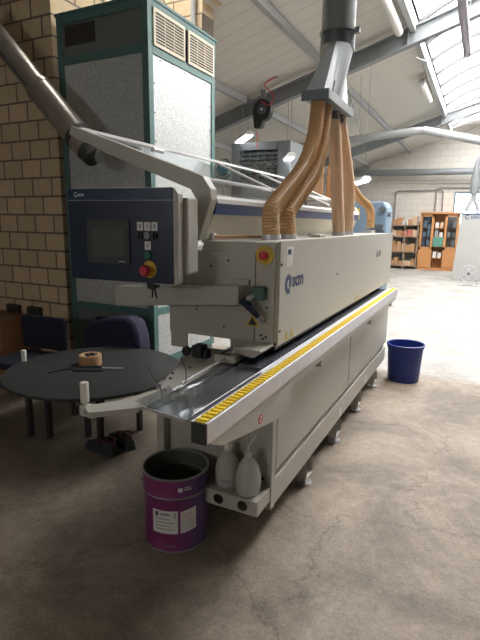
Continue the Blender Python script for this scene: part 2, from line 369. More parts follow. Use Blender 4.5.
# ------------------------------------------------------------------ the edge banding machine
mc = thing('edge_banding_machine', 'long warm grey edge banding machine with yellow roller rail and blue control panel', 'machine', (0, 0, 0))
def part(name, m, f, parent=None, bevel=0, smooth=False):
    b = B(); f(b); return obj(name, b, m, parent or mc, bevel, smooth)
X0 = -.79
def f(b):
    box(b, -1.40, -1.0, 1.95, 4.90, .15, .68); box(b, -1.0, -.82, 1.95, 4.90, .15, .86)
part('base_frame', 'beige', f)
def f(b):
    prism(b, [(-1.36, .17), (-.80, .17), (-.80, .84), (-.99, .84), (-.99, .68), (-1.36, .68)], 'y', 1.938, 1.95)
part('end_panel', 'beige', f, bevel=.003)
part('corner_post', 'beige', lambda b: box(b, -1.42, -1.375, 1.90, 1.97, .15, .69), bevel=.003)
part('side_post', 'beige', lambda b: box(b, -.81, -.78, 1.925, 1.975, .15, .86), bevel=.003)
part('skirt', 'beige', lambda b: (box(b, -.80, -.785, 1.93, 4.92, .15, .285), prism(b, [(-.82, .34), (-.80, .285), (-.80, .27), (-.83, .27)], 'y', 1.97, 4.90)), bevel=.003)
for a, c in ((1.98, 3.355), (3.37, 4.90)):
    d = part('side_door', 'beige', lambda b: box(b, -.80, -.78, a, c, .335, .85), bevel=.004)
    part('door_latch', 'dark', lambda b: box(b, -.781, -.776, a+.06, a+.075, .78, .84), d)
part('end_cover', 'beige', lambda b: box(b, -1.36, -.81, 4.90, 4.93, .2, .84), bevel=.004)
part('leveling_bolt', 'alu', lambda b: cyl(b, (-.80, 1.94, .66), .012, .05, 'x', 12))
for y in (2.49, 3.12, 3.76, 4.42):
    fo = part('foot', 'beige', lambda b: (box(b, -.87, -.77, y-.06, y+.06, .055, .062), box(b, -.87, -.77, y-.06, y-.054, .06, .15), box(b, -.87, -.77, y+.054, y+.06, .06, .15)), bevel=.001)
    part('foot_pad', 'alu', lambda b: (cyl(b, (-.80, y, 0), .042, .014), cyl(b, (-.80, y, .012), .012, .07, seg=10)), fo, smooth=True)
for y in (2.5, 4.4):
    fo = part('foot', 'beige', lambda b: box(b, -1.38, -1.30, y-.06, y+.06, .055, .15))
    part('foot_pad', 'alu', lambda b: (cyl(b, (-1.34, y, 0), .042, .014), cyl(b, (-1.34, y, .012), .012, .05, seg=10)), fo, smooth=True)
for y0, y1, z in ((3.22, 3.34, .19),):
    part('sticker', 'signw', lambda b: box(b, -.786, -.7835, 3.16, 3.22, .165, .225))
part('sticker', 'signw', lambda b: box(b, -.786, -.7835, 3.98, 4.05, .165, .225))

# hood
def f(b):
    prism(b, [(-1.165, 1.415), (-.79, 1.42), (-.79, .968), (-1.36, .968), (-1.36, 1.37), (-1.18, 1.37)], 'y', 1.955, 4.84)
part('hood', 'beige', f, bevel=.004)
part('hood_side_panel', 'beige', lambda b: box(b, -.792, -.782, 1.960, 4.845, .953, 1.424), bevel=.003)
part('hood_end_plate', 'beige', lambda b: box(b, -.89, -.80, 1.944, 1.956, .965, 1.415), bevel=.002)
part('hood_end_plate', 'beige', lambda b: box(b, -1.36, -.897, 1.946, 1.956, .962, 1.365), bevel=.002)
part('support_column', 'beige', lambda b: (box(b, -1.36, -1.265, 1.955, 1.965, .885, .97), box(b, -1.36, -.9, 2.6, 4.84, .68, .97)))
part('top_bracket', 'beige', lambda b: box(b, -.93, -.87, 2.80, 2.92, 1.42, 1.436))
part('top_bracket', 'beige', lambda b: box(b, -1.03, -.97, 3.05, 3.2, 1.42, 1.436))
part('air_pipe', 'copper', lambda b: tube(b, [(-1.14, 2.02, 1.432), (-1.06, 2.2, 1.432), (-.98, 2.22, 1.432)], .006, 8), smooth=True)
part('pipe_fitting', 'alu', lambda b: (cyl(b, (-1.15, 2.0, 1.42), .012, .03), cyl(b, (-1.15, 1.99, 1.44), .008, .04, 'y')), smooth=True)
for x, y in ((-.93, 2.20), (-.93, 2.43), (-.93, 3.44), (-.93, 3.68), (-.98, 4.98)):
    if y > 4.8: y = 4.74
    part('hose_collar', 'alu', lambda b: cyl(b, (x, y, 1.418), .047, .028), smooth=True)
# blower outlet stub under the last hose
# track, worktop, plates
part('chain_track', 'track', lambda b: [box(b, -.875, -.772, 1.74+i*.045, 1.74+i*.045+.04, .885, .912) for i in range(63)])
part('track_bed', 'dark', lambda b: box(b, -1.0, -.786, 1.96, 4.75, .86, .885))
part('pressure_track', 'track', lambda b: [box(b, -.89, -.80, 1.97+i*.05, 1.97+i*.05+.042, .93, .958) for i in range(40)])
WING = [(-1.143, 1.13), (-1.085, 1.09), (-.975, 1.20), (-.955, 1.24), (-.955, 2.0), (-1.24, 2.0), (-1.235, 1.90), (-1.115, 1.63), (-1.082, 1.52), (-1.02, 1.385), (-1.075, 1.23)]
part('worktop', 'beige', lambda b: prism(b, WING, 'z', .878, .89), bevel=.002)
part('worktop_lip', 'beige', lambda b: prism(b, [(-1.085, 1.09), (-.973, 1.205), (-.978, 1.21), (-1.09, 1.095)], 'z', .872, .8905))
part('infeed_plate', 'plate', lambda b: prism(b, [(-.945, 1.20), (-.765, 1.175), (-.765, 1.95), (-.955, 1.95)], 'z', .893, .899), bevel=.001)
part('infeed_plate_edge', 'alu', lambda b: prism(b, [(-.948, 1.195), (-.765, 1.170), (-.765, 1.176), (-.948, 1.201)], 'z', .891, .901))
part('plate_support', 'beige', lambda b: box(b, -.93, -.78, 1.45, 1.95, .845, .885), bevel=.003)
part('fence_bar', 'alu', lambda b: (box(b, -.772, -.742, 1.72, 4.75, .86, .898), box(b, -.763, -.758, 1.2, 4.72, .86, .907), box(b, -.747, -.742, 1.17, 4.74, .86, .902)), bevel=.001)
# rail
rl = part('roller_rail', 'alu', lambda b: (box(b, -.738, -.732, 1.165, 4.75, .845, .907), box(b, -.693, -.684, 1.165, 4.75, .838, .907), box(b, -.732, -.693, 1.165, 4.75, .838, .890)), bevel=.001)
def f(b):
    n = 130
    for i in range(n):
        y = 1.175 + i*(3.57/n); prism(b, [(y, .901), (y+.0268, .901), (y+.022, .909), (y+.006, .910)], 'x', -.731, -.694)
    box(b, -.731, -.694, 1.172, 4.745, .890, .905)
part('roller_strip', 'yellow', f, rl)
part('rail_end_cap', 'dark', lambda b: box(b, -.738, -.685, 1.158, 1.165, .838, .906), rl, bevel=.001)
def f(b):
    P = [(1.2, .840), (1.2, .825), (1.273, .789), (1.74, .70), (1.93, .70), (1.93, .840)]
    prism(b, P, 'x', -.70, -.692)
    prism(b, [(1.273, .789), (1.74, .70), (1.74, .705), (1.273, .795)], 'x', -.77, -.695)
br = part('rail_bracket', 'beige', f)
part('rail_apron', 'beige', lambda b: box(b, -.70, -.692, 1.93, 4.72, .80, .840), bevel=.002)
for y in (2.35, 3.6, 4.5): part('rail_hanger', 'beige', lambda b: box(b, -.78, -.692, y, y+.03, .765, .80))
def ring(b, c, r0, r1, axis, t=.002, seg=24, a0=0, a1=2*PI):
    n = seg; A = []
    for k in range(n+1):
        a = a0+(a1-a0)*k/n; cs, sn = math.cos(a), math.sin(a); q = []
        for r in (r0, r1):
            for h in (0, t):
                p = {'x': (c[0]+h, c[1]+r*cs, c[2]+r*sn), 'y': (c[0]+r*cs, c[1]-h, c[2]+r*sn)}[axis]; q.append(b.verts.new(p))
        A.append(q)
    for q, s in zip(A, A[1:]):
        b.faces.new((q[0], q[1], s[1], s[0])); b.faces.new((q[2], s[2], s[3], q[3])); b.faces.new((q[1], q[3], s[3], s[1])); b.faces.new((q[0], s[0], s[2], q[2]))
sg = part('prohibition_sign', 'signr', lambda b: (ring(b, (-.692, 1.58, .765), .013, .018, 'x'), prism(b, [(1.57, .775), (1.573, .778), (1.59, .755), (1.587, .752)], 'x', -.692, -.690)), br)
part('sign_ground', 'signw', lambda b: cyl(b, (-.692, 1.58, .765), .015, .001, 'x'), sg)
# lettering on the hood side
def scm_mark(parent, c, s, facing, m):
    def P(b):
        ring(b, c, s*.62, s, 'x' if facing == '+x' else 'y', .001, 24, PI*.35, PI*1.75)
        ring(b, c, s*.05, s*.28, 'x' if facing == '+x' else 'y', .001, 24, PI*.9, PI*2.6)
    part('logo_mark', m, P, parent)
lg = text('logo_lettering', 'scm', .098, (-.7815, 2.118, 1.208), '+x', 'ink', mc, .003)
def f(b):      # round mark beside the letters
    ring(b, (-.7815, 2.068, 1.225), .020, .046, 'x', .001, 24, PI*.38, PI*1.66)
    prism(b, [(2.075, 1.222), (2.083, 1.255), (2.104, 1.262), (2.100, 1.215), (2.082, 1.205)], 'x', -.7815, -.7805)
part('logo_mark', 'ink', f)
text('model_sticker', 'ME', .032, (-.7805, 2.048, 1.362), '+x', 'ink', mc, .001)
part('sticker', 'signw', lambda b: box(b, -.782, -.7812, 2.035, 2.115, 1.305, 1.395))
text('far_lettering', 'ME 20', .07, (-.7815, 4.10, 1.235), '+x', 'inkg', mc, .001)
def tri(b, y, z, s): prism(b, [(y-s, z), (y+s, z), (y, z+s*1.75)], 'x', -.782, -.7812)
for y, z in ((2.06, .965), (2.13, .965), (3.43, .96), (3.51, .96)):
    s_ = part('warning_triangle', 'signy', lambda b: tri(b, y, z, .024)); part('warning_mark', 'inkg', lambda b: prism(b, [(y-.005, z+.008), (y+.005, z+.008), (y, z+.032)], 'x', -.7812, -.7808), s_)
for yy, zz in ((1.975, 1.32), (1.975, 1.02), (2.9, 1.2)): part('hood_screw', 'dark', lambda b: cyl(b, (-.782, yy, zz), .006, .003, 'x', 10))
# hood end: emergency stop, lever, signs
es = part('emergency_stop', 'signy', lambda b: cyl(b, (-.848, 1.944, 1.361), .042, -.008, 'y', 32), smooth=True)
part('stop_button', 'red', lambda b: lathe(b, [(0, -.036), (.012, -.035), (.019, -.028), (.019, -.018), (.011, -.014), (.011, -.006)], (-.848, 1.944, 1.361), 24, 'y'), es, smooth=True)
lv = part('lever_clamp', 'teal', lambda b: (box(b, -.895, -.835, 1.90, 1.945, 1.165, 1.225)), bevel=.006)
part('lever_shaft', 'alu', lambda b: tube(b, [(-.905, 1.87, 1.165), (-.88, 1.92, 1.19)], .012, 12), lv, smooth=True)
part('lever_handle', 'navy', lambda b: tube(b, [(-.922, 1.87, 1.170), (-.885, 1.875, 1.135), (-.845, 1.88, 1.095)], [.020, .017, .012], 14), lv, smooth=True)
part('lever_rod', 'alu', lambda b: tube(b, [(-.855, 1.88, 1.10), (-.838, 1.88, 1.082), (-.865, 1.93, 1.07)], .007, 10), lv, smooth=True)
wt_ = part('warning_triangle', 'signy', lambda b: prism(b, [(-.937, 1.037), (-.87, 1.037), (-.903, 1.095)], 'y', 1.9445, 1.9435))
part('warning_mark', 'black', lambda b: prism(b, [(-.925, 1.043), (-.882, 1.043), (-.903, 1.082)], 'y', 1.9434, 1.943), wt_)
part('cross_sign', 'inkg', lambda b: (prism(b, [(-.855, 1.05), (-.851, 1.05), (-.826, 1.09), (-.83, 1.09)], 'y', 1.9445, 1.9435), prism(b, [(-.83, 1.05), (-.826, 1.05), (-.851, 1.09), (-.855, 1.09)], 'y', 1.9445, 1.9435)))
for x, z in ((-.86, 1.0), (-.85, .985), (-.835, .995), (-1.05, 1.02), (-1.12, 1.3), (-.835, 1.13), (-1.2, 1.09), (-1.03, 1.33)): part('mounting_bolt', 'black', lambda b: cyl(b, (x, 1.944, z), .005, -.004, 'y', 10))
# pressure beam and small fittings in the infeed mouth
part('pressure_beam', 'beige', lambda b: prism(b, [(-.93, .945), (-.83, .93), (-.80, .955), (-.80, .968), (-.93, .968)], 'y', 1.80, 1.96), bevel=.003)
part('sensor_block', 'beige', lambda b: (box(b, -1.0, -.90, 1.76, 1.93, .905, .935), box(b, -.965, -.92, 1.80, 1.9, .935, .94)), bevel=.003)
part('sensor_label', 'dark', lambda b: box(b, -.985, -.935, 1.78, 1.86, .9355, .937))
part('clamp_block', 'black', lambda b: (box(b, -1.14, -1.09, 1.80, 1.86, .893, .95), box(b, -1.08, -1.06, 1.80, 1.84, .893, .935)), bevel=.004)
part('clamp_knob', 'black', lambda b: (cyl(b, (-1.165, 1.79, .92), .022, .012, 'y'), cyl(b, (-1.165, 1.79, .92), .006, .05, 'y')), smooth=True)
for x, y in ((-1.08, 1.56), (-1.05, 1.50), (-1.06, 1.66), (-.99, 1.55), (-1.0, 1.75), (-.99, 1.38)): part('table_screw', 'black', lambda b: cyl(b, (x, y, .892), .006, .004, seg=10))
part('fence_rod', 'alu', lambda b: (tube(b, [(-.945, 1.42, .915), (-.945, 1.9, .93)], .005, 8), tube(b, [(-1.0, 1.95, .955), (-.9, 1.75, .96)], .005, 8)), smooth=True)
# clear deflectors and feeler wires at the infeed end
def f(b):
    for cx, cy in ((-.875, 1.27), (-.842, 1.31)):
        P = smooth_path([(cx-.012, cy, .90), (cx-.016, cy+.01, .935), (cx, cy+.015, .955), (cx+.014, cy+.01, .935), (cx+.012, cy, .90)], 4)
        for p, q in zip(P, P[1:]): b.faces.new([b.verts.new(p), b.verts.new(q), b.verts.new(q+Vector((.012, .045, 0))), b.verts.new(p+Vector((.012, .045, 0)))])
part('clear_deflector', 'clearp', f, smooth=True)
part('clear_sheet', 'clearp', lambda b: prism(b, [(-1.0, 1.22), (-.91, 1.19), (-.89, 1.33), (-.985, 1.40)], 'z', .902, .905))
part('feeler_wire', 'black', lambda b: (tube(b, smooth_path([(-.90, 1.24, .905), (-.95, 1.30, .93), (-1.03, 1.36, .945), (-1.05, 1.36, .975)], 6), .0022, 6),
                                        tube(b, smooth_path([(-.87, 1.28, .95), (-.9, 1.38, .94), (-.98, 1.50, .95), (-1.0, 1.5, .985)], 6), .0022, 6),
                                        tube(b, smooth_path([(-.9, 1.45, .902), (-.9, 1.7, .905), (-.93, 1.9, .91)], 6), .0022, 6)))
part('guide_roller', 'whitep', lambda b: lathe(b, [(0, .893), (.006, .893), (.006, .90), (.0135, .902), (.0145, .906), (.0145, .968), (.012, .972), (.004, .973), (0, .972)], (-1.142, 1.135, 0), 20), smooth=True)
part('roller_bracket', 'beige', lambda b: (box(b, -1.155, -1.125, 1.12, 1.15, .86, .893), box(b, -1.13, -1.08, 1.10, 1.16, .868, .876)), bevel=.002)
# bottle tray
def f(b):
    box(b, -1.055, -.79, 1.78, 1.94, .262, .268)
    for z0, z1 in ((.232, .238),): pass
    # front plate with two round holes
tr = part('bottle_tray', 'beige', f)
def f(b):
    x0, x1, z0, z1 = -1.055, -.785, .20, .272; holes = [(-.985, .235), (-.86, .235)]; y = 1.777; r = .026; n = 16
    mids = [x0, (holes[0][0]+holes[1][0])/2, x1]
    for i, (hx, hz) in enumerate(holes):
        a0, a1 = mids[i], mids[i+1]
        ringv = []; outv = []
        for k in range(n):
            a = 2*PI*k/n+PI/n; dx, dz = math.cos(a), math.sin(a)
            t = min(((a1-hx)/dx if dx > 0 else (a0-hx)/dx) if abs(dx) > 1e-6 else 9, ((z1-hz)/dz if dz > 0 else (z0-hz)/dz) if abs(dz) > 1e-6 else 9)
            ringv.append((hx+r*dx, hz+r*dz)); outv.append((hx+t*dx, hz+t*dz))
        for k in range(n):
            k2 = (k+1) % n
            P = [ringv[k], outv[k]]
            o1, o2 = outv[k], outv[k2]
            # include corner when edges differ
            for cx, cz in ((a0, z0), (a0, z1), (a1, z0), (a1, z1)):
                if abs(o1[0]-o2[0]) > 1e-6 and abs(o1[1]-o2[1]) > 1e-6 and (cx in (o1[0], o2[0]) or min(abs(cx-o1[0]), abs(cx-o2[0])) < 1e-6) and min(abs(cz-o1[1]), abs(cz-o2[1])) < 1e-6: P.append((cx, cz))
            P += [outv[k2], ringv[k2]]
            prism(b, P, 'y', y, y+.004)
part('tray_front', 'beige', f, tr)
for x in (-.789, -1.055): part('tray_side', 'beige', lambda b: box(b, x, x+.004, 1.78, 1.94, .20, .272), tr)
for x, z in ((-1.30, .60), (-1.30, .55), (-.83, .30), (-1.22, .72)): part('panel_screw', 'black', lambda b: cyl(b, (x, 1.938, z), .008, -.006, 'y', 12))
for p_ in ([(-.98, 1.86, .50), (-.97, 1.85, .56), (-.95, 1.86, .62), (-.95, 1.93, .64)], [(-.87, 1.86, .50), (-.87, 1.85, .56), (-.89, 1.86, .64), (-.9, 1.93, .66)]): part('feed_tube', 'clearp', lambda b: tube(b, smooth_path(p_, 5), .004, 6))

# control panel (turned a little), on its beam
part('panel_beam', 'beige', lambda b: prism(b, [(-1.62, 1.082), (-.93, 1.145), (-.93, 1.228), (-1.62, 1.18)], 'y', 1.85, 1.945), bevel=.004)
part('beam_flange', 'beige', lambda b: box(b, -1.0, -.92, 1.93, 1.948, 1.11, 1.25), bevel=.003)
pn = part('control_panel', 'beige', lambda b: prism(b, [(-.29, -.20), (.30, -.205), (.322, -.19), (.322, .18), (.30, .205), (-.27, .205), (-.29, .185)], 'y', 0, .05), bevel=.006)
pn.location = (-1.43, 1.67, 1.435); pn.rotation_euler = (0, 0, math.radians(5.5)); pn.scale = (.91, 1, 1)
part('panel_housing', 'beige', lambda b: box(b, -.24, .345, .05, .15, -.16, .165), pn, bevel=.008)
part('panel_face', 'navy', lambda b: prism(b, [(-.287, -.197), (.297, -.197), (.297, .15), (-.287, .15)], 'y', -.004, 0), pn)
part('panel_top_band', mat('navy band', (.008, .03, .085), .35), lambda b: prism(b, [(-.287, .154), (.297, .154), (.297, .202), (-.268, .202), (-.283, .195), (-.287, .183)], 'y', -.006, 0), pn)
text('panel_logo', 'scm', .022, (-.222, -.0068, .170), '-y', 'pale', pn, .0006, .0004)
part('panel_logo_mark', 'pale', lambda b: (ring(b, (-.235, -.0062, .177), .0065, .0105, 'y', .0006, 20, PI*.3, PI*1.85), prism(b, [(-.231, .17), (-.224, .17), (-.226, .179)], 'y', -.0068, -.0062)), pn)
part('screen_bezel', 'bezel', lambda b: box(b, -.178, .068, -.012, -.004, -.125, .075), pn, bevel=.003)
part('screen', 'screen', lambda b: box(b, -.145, .042, -.0135, -.011, -.09, .035), pn)
part('screen_maker_mark', 'pale', lambda b: box(b, .005, .038, -.0128, -.012, -.112, -.108), pn)
for i, (x, s) in enumerate(((.124, '0'), (.163, 'I'), (.202, 'II'))):
    k = part('key_plate', 'signw', lambda b: box(b, x-.016, x+.016, -.0055, -.004, .026, .062), pn)
    text('key_symbol', s, .024, (x, -.0058, .036), '-y', 'ink', k, .0004, .0003, 'CENTER')
part('selector_knob', 'black', lambda b: (cyl(b, (.124, -.004, .006), .016, -.01, 'y'), box(b, .121, .127, -.02, -.012, -.008, .02)), pn, smooth=True)
part('push_button', 'inkg', lambda b: cyl(b, (.163, -.004, .006), .016, -.008, 'y'), pn, smooth=True)
part('selector_knob', 'black', lambda b: (cyl(b, (.202, -.004, .006), .016, -.01, 'y'), box(b, .199, .205, -.02, -.012, -.008, .02)), pn, smooth=True)
k = part('key_plate', 'signw', lambda b: box(b, .148, .18, -.0055, -.004, -.055, -.019), pn)
text('key_symbol', '0', .024, (.164, -.0058, -.045), '-y', 'inkg', k, .0004, .0003, 'CENTER')
part('start_button', 'green', lambda b: cyl(b, (.165, -.004, -.077), .017, -.012, 'y'), pn, smooth=True)
e2 = part('emergency_stop', 'signy', lambda b: cyl(b, (.172, -.004, -.138), .037, -.004, 'y', 32), pn, smooth=True)
part('stop_button', 'red', lambda b: lathe(b, [(0, -.05), (.018, -.049), (.025, -.038), (.024, -.026), (.014, -.02), (.013, 0)], (.166, -.004, -.141), 24, 'y'), e2, smooth=True)
part('switch_knob', 'black', lambda b: cyl(b, (.172, .0, -.205), .022, .05, 'y'), pn, smooth=True)
part('hanging_strap', 'black', lambda b: (tube(b, [(.17, .02, -.215), (.165, .02, -.265)], .004, 6), tube(b, [(.178, .02, -.215), (.19, .02, -.268)], .004, 6)), pn)

# raised safety hood
sh = part('safety_hood', 'beige', lambda b: prism(b, [(-1.16, 1.417), (-1.095, 1.60), (-1.10, 1.645), (-1.14, 1.70), (-1.62, 1.868), (-1.91, 1.965), (-1.925, 1.925), (-1.63, 1.80), (-1.205, 1.645), (-1.175, 1.60), (-1.222, 1.417)], 'y', 1.90, 1.955), bevel=.003)
def lid(name, m, pts, y0=1.955, y1=4.75, **k): return part(name, m, lambda b: prism(b, pts, 'y', y0, y1), sh, **k)
lid('cover_panel', 'cream', [(-1.18, 1.405), (-1.17, 1.405), (-1.115, 1.535), (-1.125, 1.54)])
lid('blue_band', 'blue', [(-1.125, 1.535), (-1.108, 1.535), (-1.10, 1.585), (-1.118, 1.59)])
lid('band_edge', 'signw', [(-1.118, 1.588), (-1.095, 1.585), (-1.095, 1.605), (-1.15, 1.625)])
lid('clear_window', 'clearp', [(-1.14, 1.628), (-1.137, 1.632), (-1.89, 1.95), (-1.893, 1.946)], 1.955, 3.0)
lid('top_bar', 'signw', [(-1.892, 1.95), (-1.907, 1.95), (-1.907, 1.966), (-1.892, 1.966)], 1.955, 4.78)
lid('mid_bar', 'signw', [(-1.36, 1.715), (-1.38, 1.722), (-1.38, 1.74), (-1.36, 1.733)])
part('end_plate', 'cream', lambda b: prism(b, [(-1.18, 1.405), (-1.10, 1.60), (-1.14, 1.66), (-1.6, 1.82), (-1.6, 1.88), (-1.62, 1.8), (-1.26, 1.6), (-1.3, 1.405)], 'y', 4.75, 4.78), sh)
for y in (3.13, 3.9, 4.5): part('stay_bar', 'signw', lambda b: tube(b, [(-1.15, y, 1.645), (-1.89, y+.28, 1.94)], .010, 8), sh, smooth=True)
part('hinge_fitting', 'alu', lambda b: cyl(b, (-1.45, 1.955, 1.835), .012, .08, 'y'), sh, smooth=True)
part('gas_spring', 'black', lambda b: tube(b, [(-1.27, 1.99, 1.37), (-1.262, 1.99, 1.50)], .012, 10), smooth=True)

# bottles
def make_bottle(loc, label, r=.058, h=.205):
    t = thing('spray_bottle', label, 'bottle', loc, 0)
    b = B(); lathe(b, [(0, 0), (r*.88, 0), (r*.98, .01), (r*1.04, .05), (r*1.02, .085), (r*.82, .128), (r*.5, .16), (r*.28, .173), (r*.26, .192), (0, .192)], (0, 0, 0), 28); obj('bottle_body', b, 'bottle', t, smooth=True)
    b = B(); lathe(b, [(r*.32, .178), (r*.32, .198), (r*.15, .202), (r*.12, .215), (0, .215)], (0, 0, 0), 16); obj('cap', b, 'whitep', t, smooth=True)
    b = B(); tube(b, smooth_path([(0, 0, .21), (0, -.005, .23), (.01, .02, .25), (.012, .055, .262)], 5), .0035, 8); obj('outlet_tube', b, 'whitep', t, smooth=True)
    return t
bo = make_bottle((-.985, 1.87, .2685), 'milky plastic bottle with a dark-printed label on the tray, next to the purple tin')
b = B()
n = 10; R_ = .0592
for k in range(n):
    a0, a1 = -1.75+k*.1, -1.75+(k+1)*.1
    b.faces.new([b.verts.new((R_*math.cos(a), R_*math.sin(a), z)) for a, z in ((a0, .03), (a1, .03), (a1, .06), (a0, .06))])
lb = obj('bottle_label', b, 'signw', bo)
b = B()
for i in range(3):
    for k in range(6):
        a0, a1 = -1.7+k*.13, -1.7+k*.13+.09; z = .036+i*.008
        b.faces.new([b.verts.new(((R_+.0006)*math.cos(a), (R_+.0006)*math.sin(a), zz)) for a, zz in ((a0, z), (a1, z), (a1, z+.004), (a0, z+.004))])
obj('label_print', b, 'black', lb)
make_bottle((-.866, 1.85, .2685), 'plain milky plastic bottle at the outer corner of the tray')

# ------------------------------------------------------------------ hoses, manifold, duct
def hose(pts, m, label, rad=.041):
    P = smooth_path(pts, 14); D = [0]
    for a, b_ in zip(P, P[1:]): D.append(D[-1]+(b_-a).length)
    n = int(D[-1]/.006); Q = []; R = []; j = 0
    for i in range(n+1):
        s = D[-1]*i/n
        while j < len(D)-2 and D[j+1] < s: j += 1
        Q.append(P[j].lerp(P[j+1], (s-D[j])/max(1e-9, D[j+1]-D[j]))); R.append(rad)
    b = B(); tube(b, Q, R, 20, False); o = obj('suction_hose', b, m, smooth=False)
    for p in o.data.polygons: p.use_smooth = True
    # wire spiral round the hose
    T0 = (P[1]-P[0]).normalized(); u = T0.orthogonal().normalized(); H = []; seg = 14; turns = D[-1]/.0125; N = int(turns*seg); j = 0
    for i in range(N+1):
        s_ = D[-1]*i/N
        while j < len(D)-2 and D[j+1] < s_: j += 1
        c = P[j].lerp(P[j+1], (s_-D[j])/max(1e-9, D[j+1]-D[j])); t_ = (P[min(j+1, len(P)-1)]-P[max(j-1, 0)]).normalized()
        u = (u - t_*u.dot(t_)).normalized(); v = t_.cross(u); a = 2*PI*i/seg
        H.append(c + (u*math.cos(a)+v*math.sin(a))*(rad+.0005))
    b = B(); tube(b, H, .0024, 5); obj('wire_spiral', b, m+'w', o, smooth=True)
    tag(o, label, 'hose', 'suction hoses'); return o
ZT = 2.19
hose([(-.93, 2.20, 1.44), (-.93, 2.185, 1.50), (-.93, 2.205, 1.57), (-.93, 2.35, 1.65), (-.93, 2.62, 1.80), (-.93, 2.78, 1.97), (-.93, 2.83, 2.12), (-.93, 2.84, ZT)], 'hose', 'thick brown corrugated suction hose, leftmost, bending to the hood corner')
hose([(-.93, 2.43, 1.44), (-.93, 2.41, 1.50), (-.93, 2.43, 1.56), (-.93, 2.58, 1.65), (-.93, 2.82, 1.79), (-.93, 2.93, 1.94), (-.93, 2.97, 2.12), (-.93, 2.98, ZT)], 'hose', 'brown corrugated suction hose, second from the left, just behind the first')
hose([(-.93, 3.44, 1.44), (-.93, 3.40, 1.53), (-.93, 3.35, 1.65), (-.93, 3.24, 1.98), (-.93, 3.18, 2.12), (-.93, 3.14, ZT)], 'hosel', 'corrugated suction hose coloured pale as backlit, hanging nearly straight, the left of the middle pair')
hose([(-.93, 3.68, 1.44), (-.93, 3.68, 1.55), (-.93, 3.65, 1.76), (-.93, 3.46, 2.01), (-.93, 3.32, 2.14), (-.93, 3.26, ZT)], 'hosel', 'corrugated suction hose coloured pale as backlit, the right of the middle pair')
hose([(-.98, 4.74, 1.47), (-.98, 4.74, 1.56), (-.98, 4.60, 1.66), (-.99, 4.20, 1.73), (-1.0, 3.85, 1.85), (-1.01, 3.5, 2.03), (-1.02, 3.32, 2.13), (-1.02, 3.24, ZT)], 'hose', 'brown corrugated suction hose sagging away to the far end of the hood', .036)
mf = thing('extraction_duct', 'grey sheet metal extraction duct flaring to a box above the machine', 'duct', (-.93, 3.05, 2.2))
def mpart(name, m, fn, parent=None, **k): b = B(); fn(b); return obj(name, b, m, parent or mf, **k)
def f(b):   # transition from rectangle to circle, in local coordinates
    n = 32; R1 = []; R0 = []
    for k in range(n):
        a = 2*PI*k/n; c, s = math.cos(a), math.sin(a)
        q = .062/max(abs(c), 1e-6) if abs(c)*.27 > abs(s)*.062 else .27/max(abs(s), 1e-6)
        R0.append((q*c, -.01+q*s, .03)); R1.append((-.02+.105*c, .19+.105*s, .40))
    A = [b.verts.new(p) for p in R0]; Bv = [b.verts.new(p) for p in R1]
    for k in range(n): b.faces.new((A[k], A[(k+1) % n], Bv[(k+1) % n], Bv[k]))
mpart('flared_transition', 'duct', f, smooth=True)
mpart('hose_plate', 'duct', lambda b: box(b, -.066, .075, -.285, .275, -.01, .03), bevel=.003)
mpart('plate_flange', 'ductd', lambda b: box(b, -.075, .085, -.292, -.278, -.02, .035), bevel=.002); mpart('plate_flange', 'duct', lambda b: box(b, .075, .085, -.278, .282, -.015, .035), bevel=.002)
for dx, y in ((0, -.21), (0, -.07), (0, .09), (0, .21), (-.09, .19)): mpart('hose_spigot', 'ductd', lambda b: cyl(b, (dx, y, -.055), .038, .05), smooth=True)
mpart('round_pipe', 'duct', lambda b: tube(b, [(-.02, .19, .40), (-.02, .19, 2.6)], .105, 36), smooth=True)
mpart('pipe_collar', 'ductd', lambda b: cyl(b, (-.02, .19, .37), .108, .10, seg=36), smooth=True)
mpart('clamp_ring', 'duct', lambda b: (cyl(b, (-.02, .19, .47), .115, .012, seg=36), box(b, .085, .12, .17, .2, .46, .49)), smooth=False)
for y in (-.22, .15, .26): mpart('draw_latch', 'alu', lambda b: tube(b, [(.085, y, .03), (.09, y+.02, .09)], .005, 6))

# ------------------------------------------------------------------ tall filter cabinet
fc = thing('filter_cabinet', 'tall dust filter cabinet of galvanised sheet in a teal frame', 'cabinet', (-2.99, 3.87, 0))
CT = Matrix.Translation((0, 0, .21)) @ Matrix.Scale(.86, 4) @ Matrix.Translation((3.48, -4.5, 0)) 
def cpart(name, m, fn, parent=None, **k):
    b = B(); fn(b); o = obj(name, b, m, parent or fc, **k)
    o.data.transform(CT if parent is None or True else Matrix.Identity(4)); return o
cx0, cx1, cy0, cy1, ch = -4.05, -2.92, 3.9, 5.14, 3.48
fr = .075
for x in (cx0, cx1-fr):
    for y in (cy0, cy1-fr): cpart('corner_frame', 'teal', lambda b: box(b, x, x+fr, y, y+fr, 0, ch), bevel=.004)
for z in (0, .55, 3.03, ch-fr): cpart('cross_frame', 'teal', lambda b: box(b, cx0+fr, cx1-fr, cy0, cy0+.05, z, z+fr)); cpart('cross_frame', 'teal', lambda b: box(b, cx1-.05, cx1, cy0+fr, cy1-fr, z, z+fr))
cpart('top_cover', 'teal', lambda b: box(b, cx0-.01, cx1+.01, cy0-.01, cy1+.03, ch, ch+.03), bevel=.004)
cpart('body_sheet', 'gpanel', lambda b: box(b, cx0+.03, cx1-.03, cy0+.03, cy1-.03, .05, ch-.02))
cpart('front_sheet', 'galv', lambda b: box(b, cx0+fr, cx1-fr, cy0+.012, cy0+.03, .62, 3.035))
cpart('side_sheet', 'galv', lambda b: (box(b, cx1-.03, cx1-.012, cy0+fr, cy1-fr, .62, 3.035), box(b, cx1-.03, cx1-.012, cy0+fr, cy1-fr, .075, .55)))
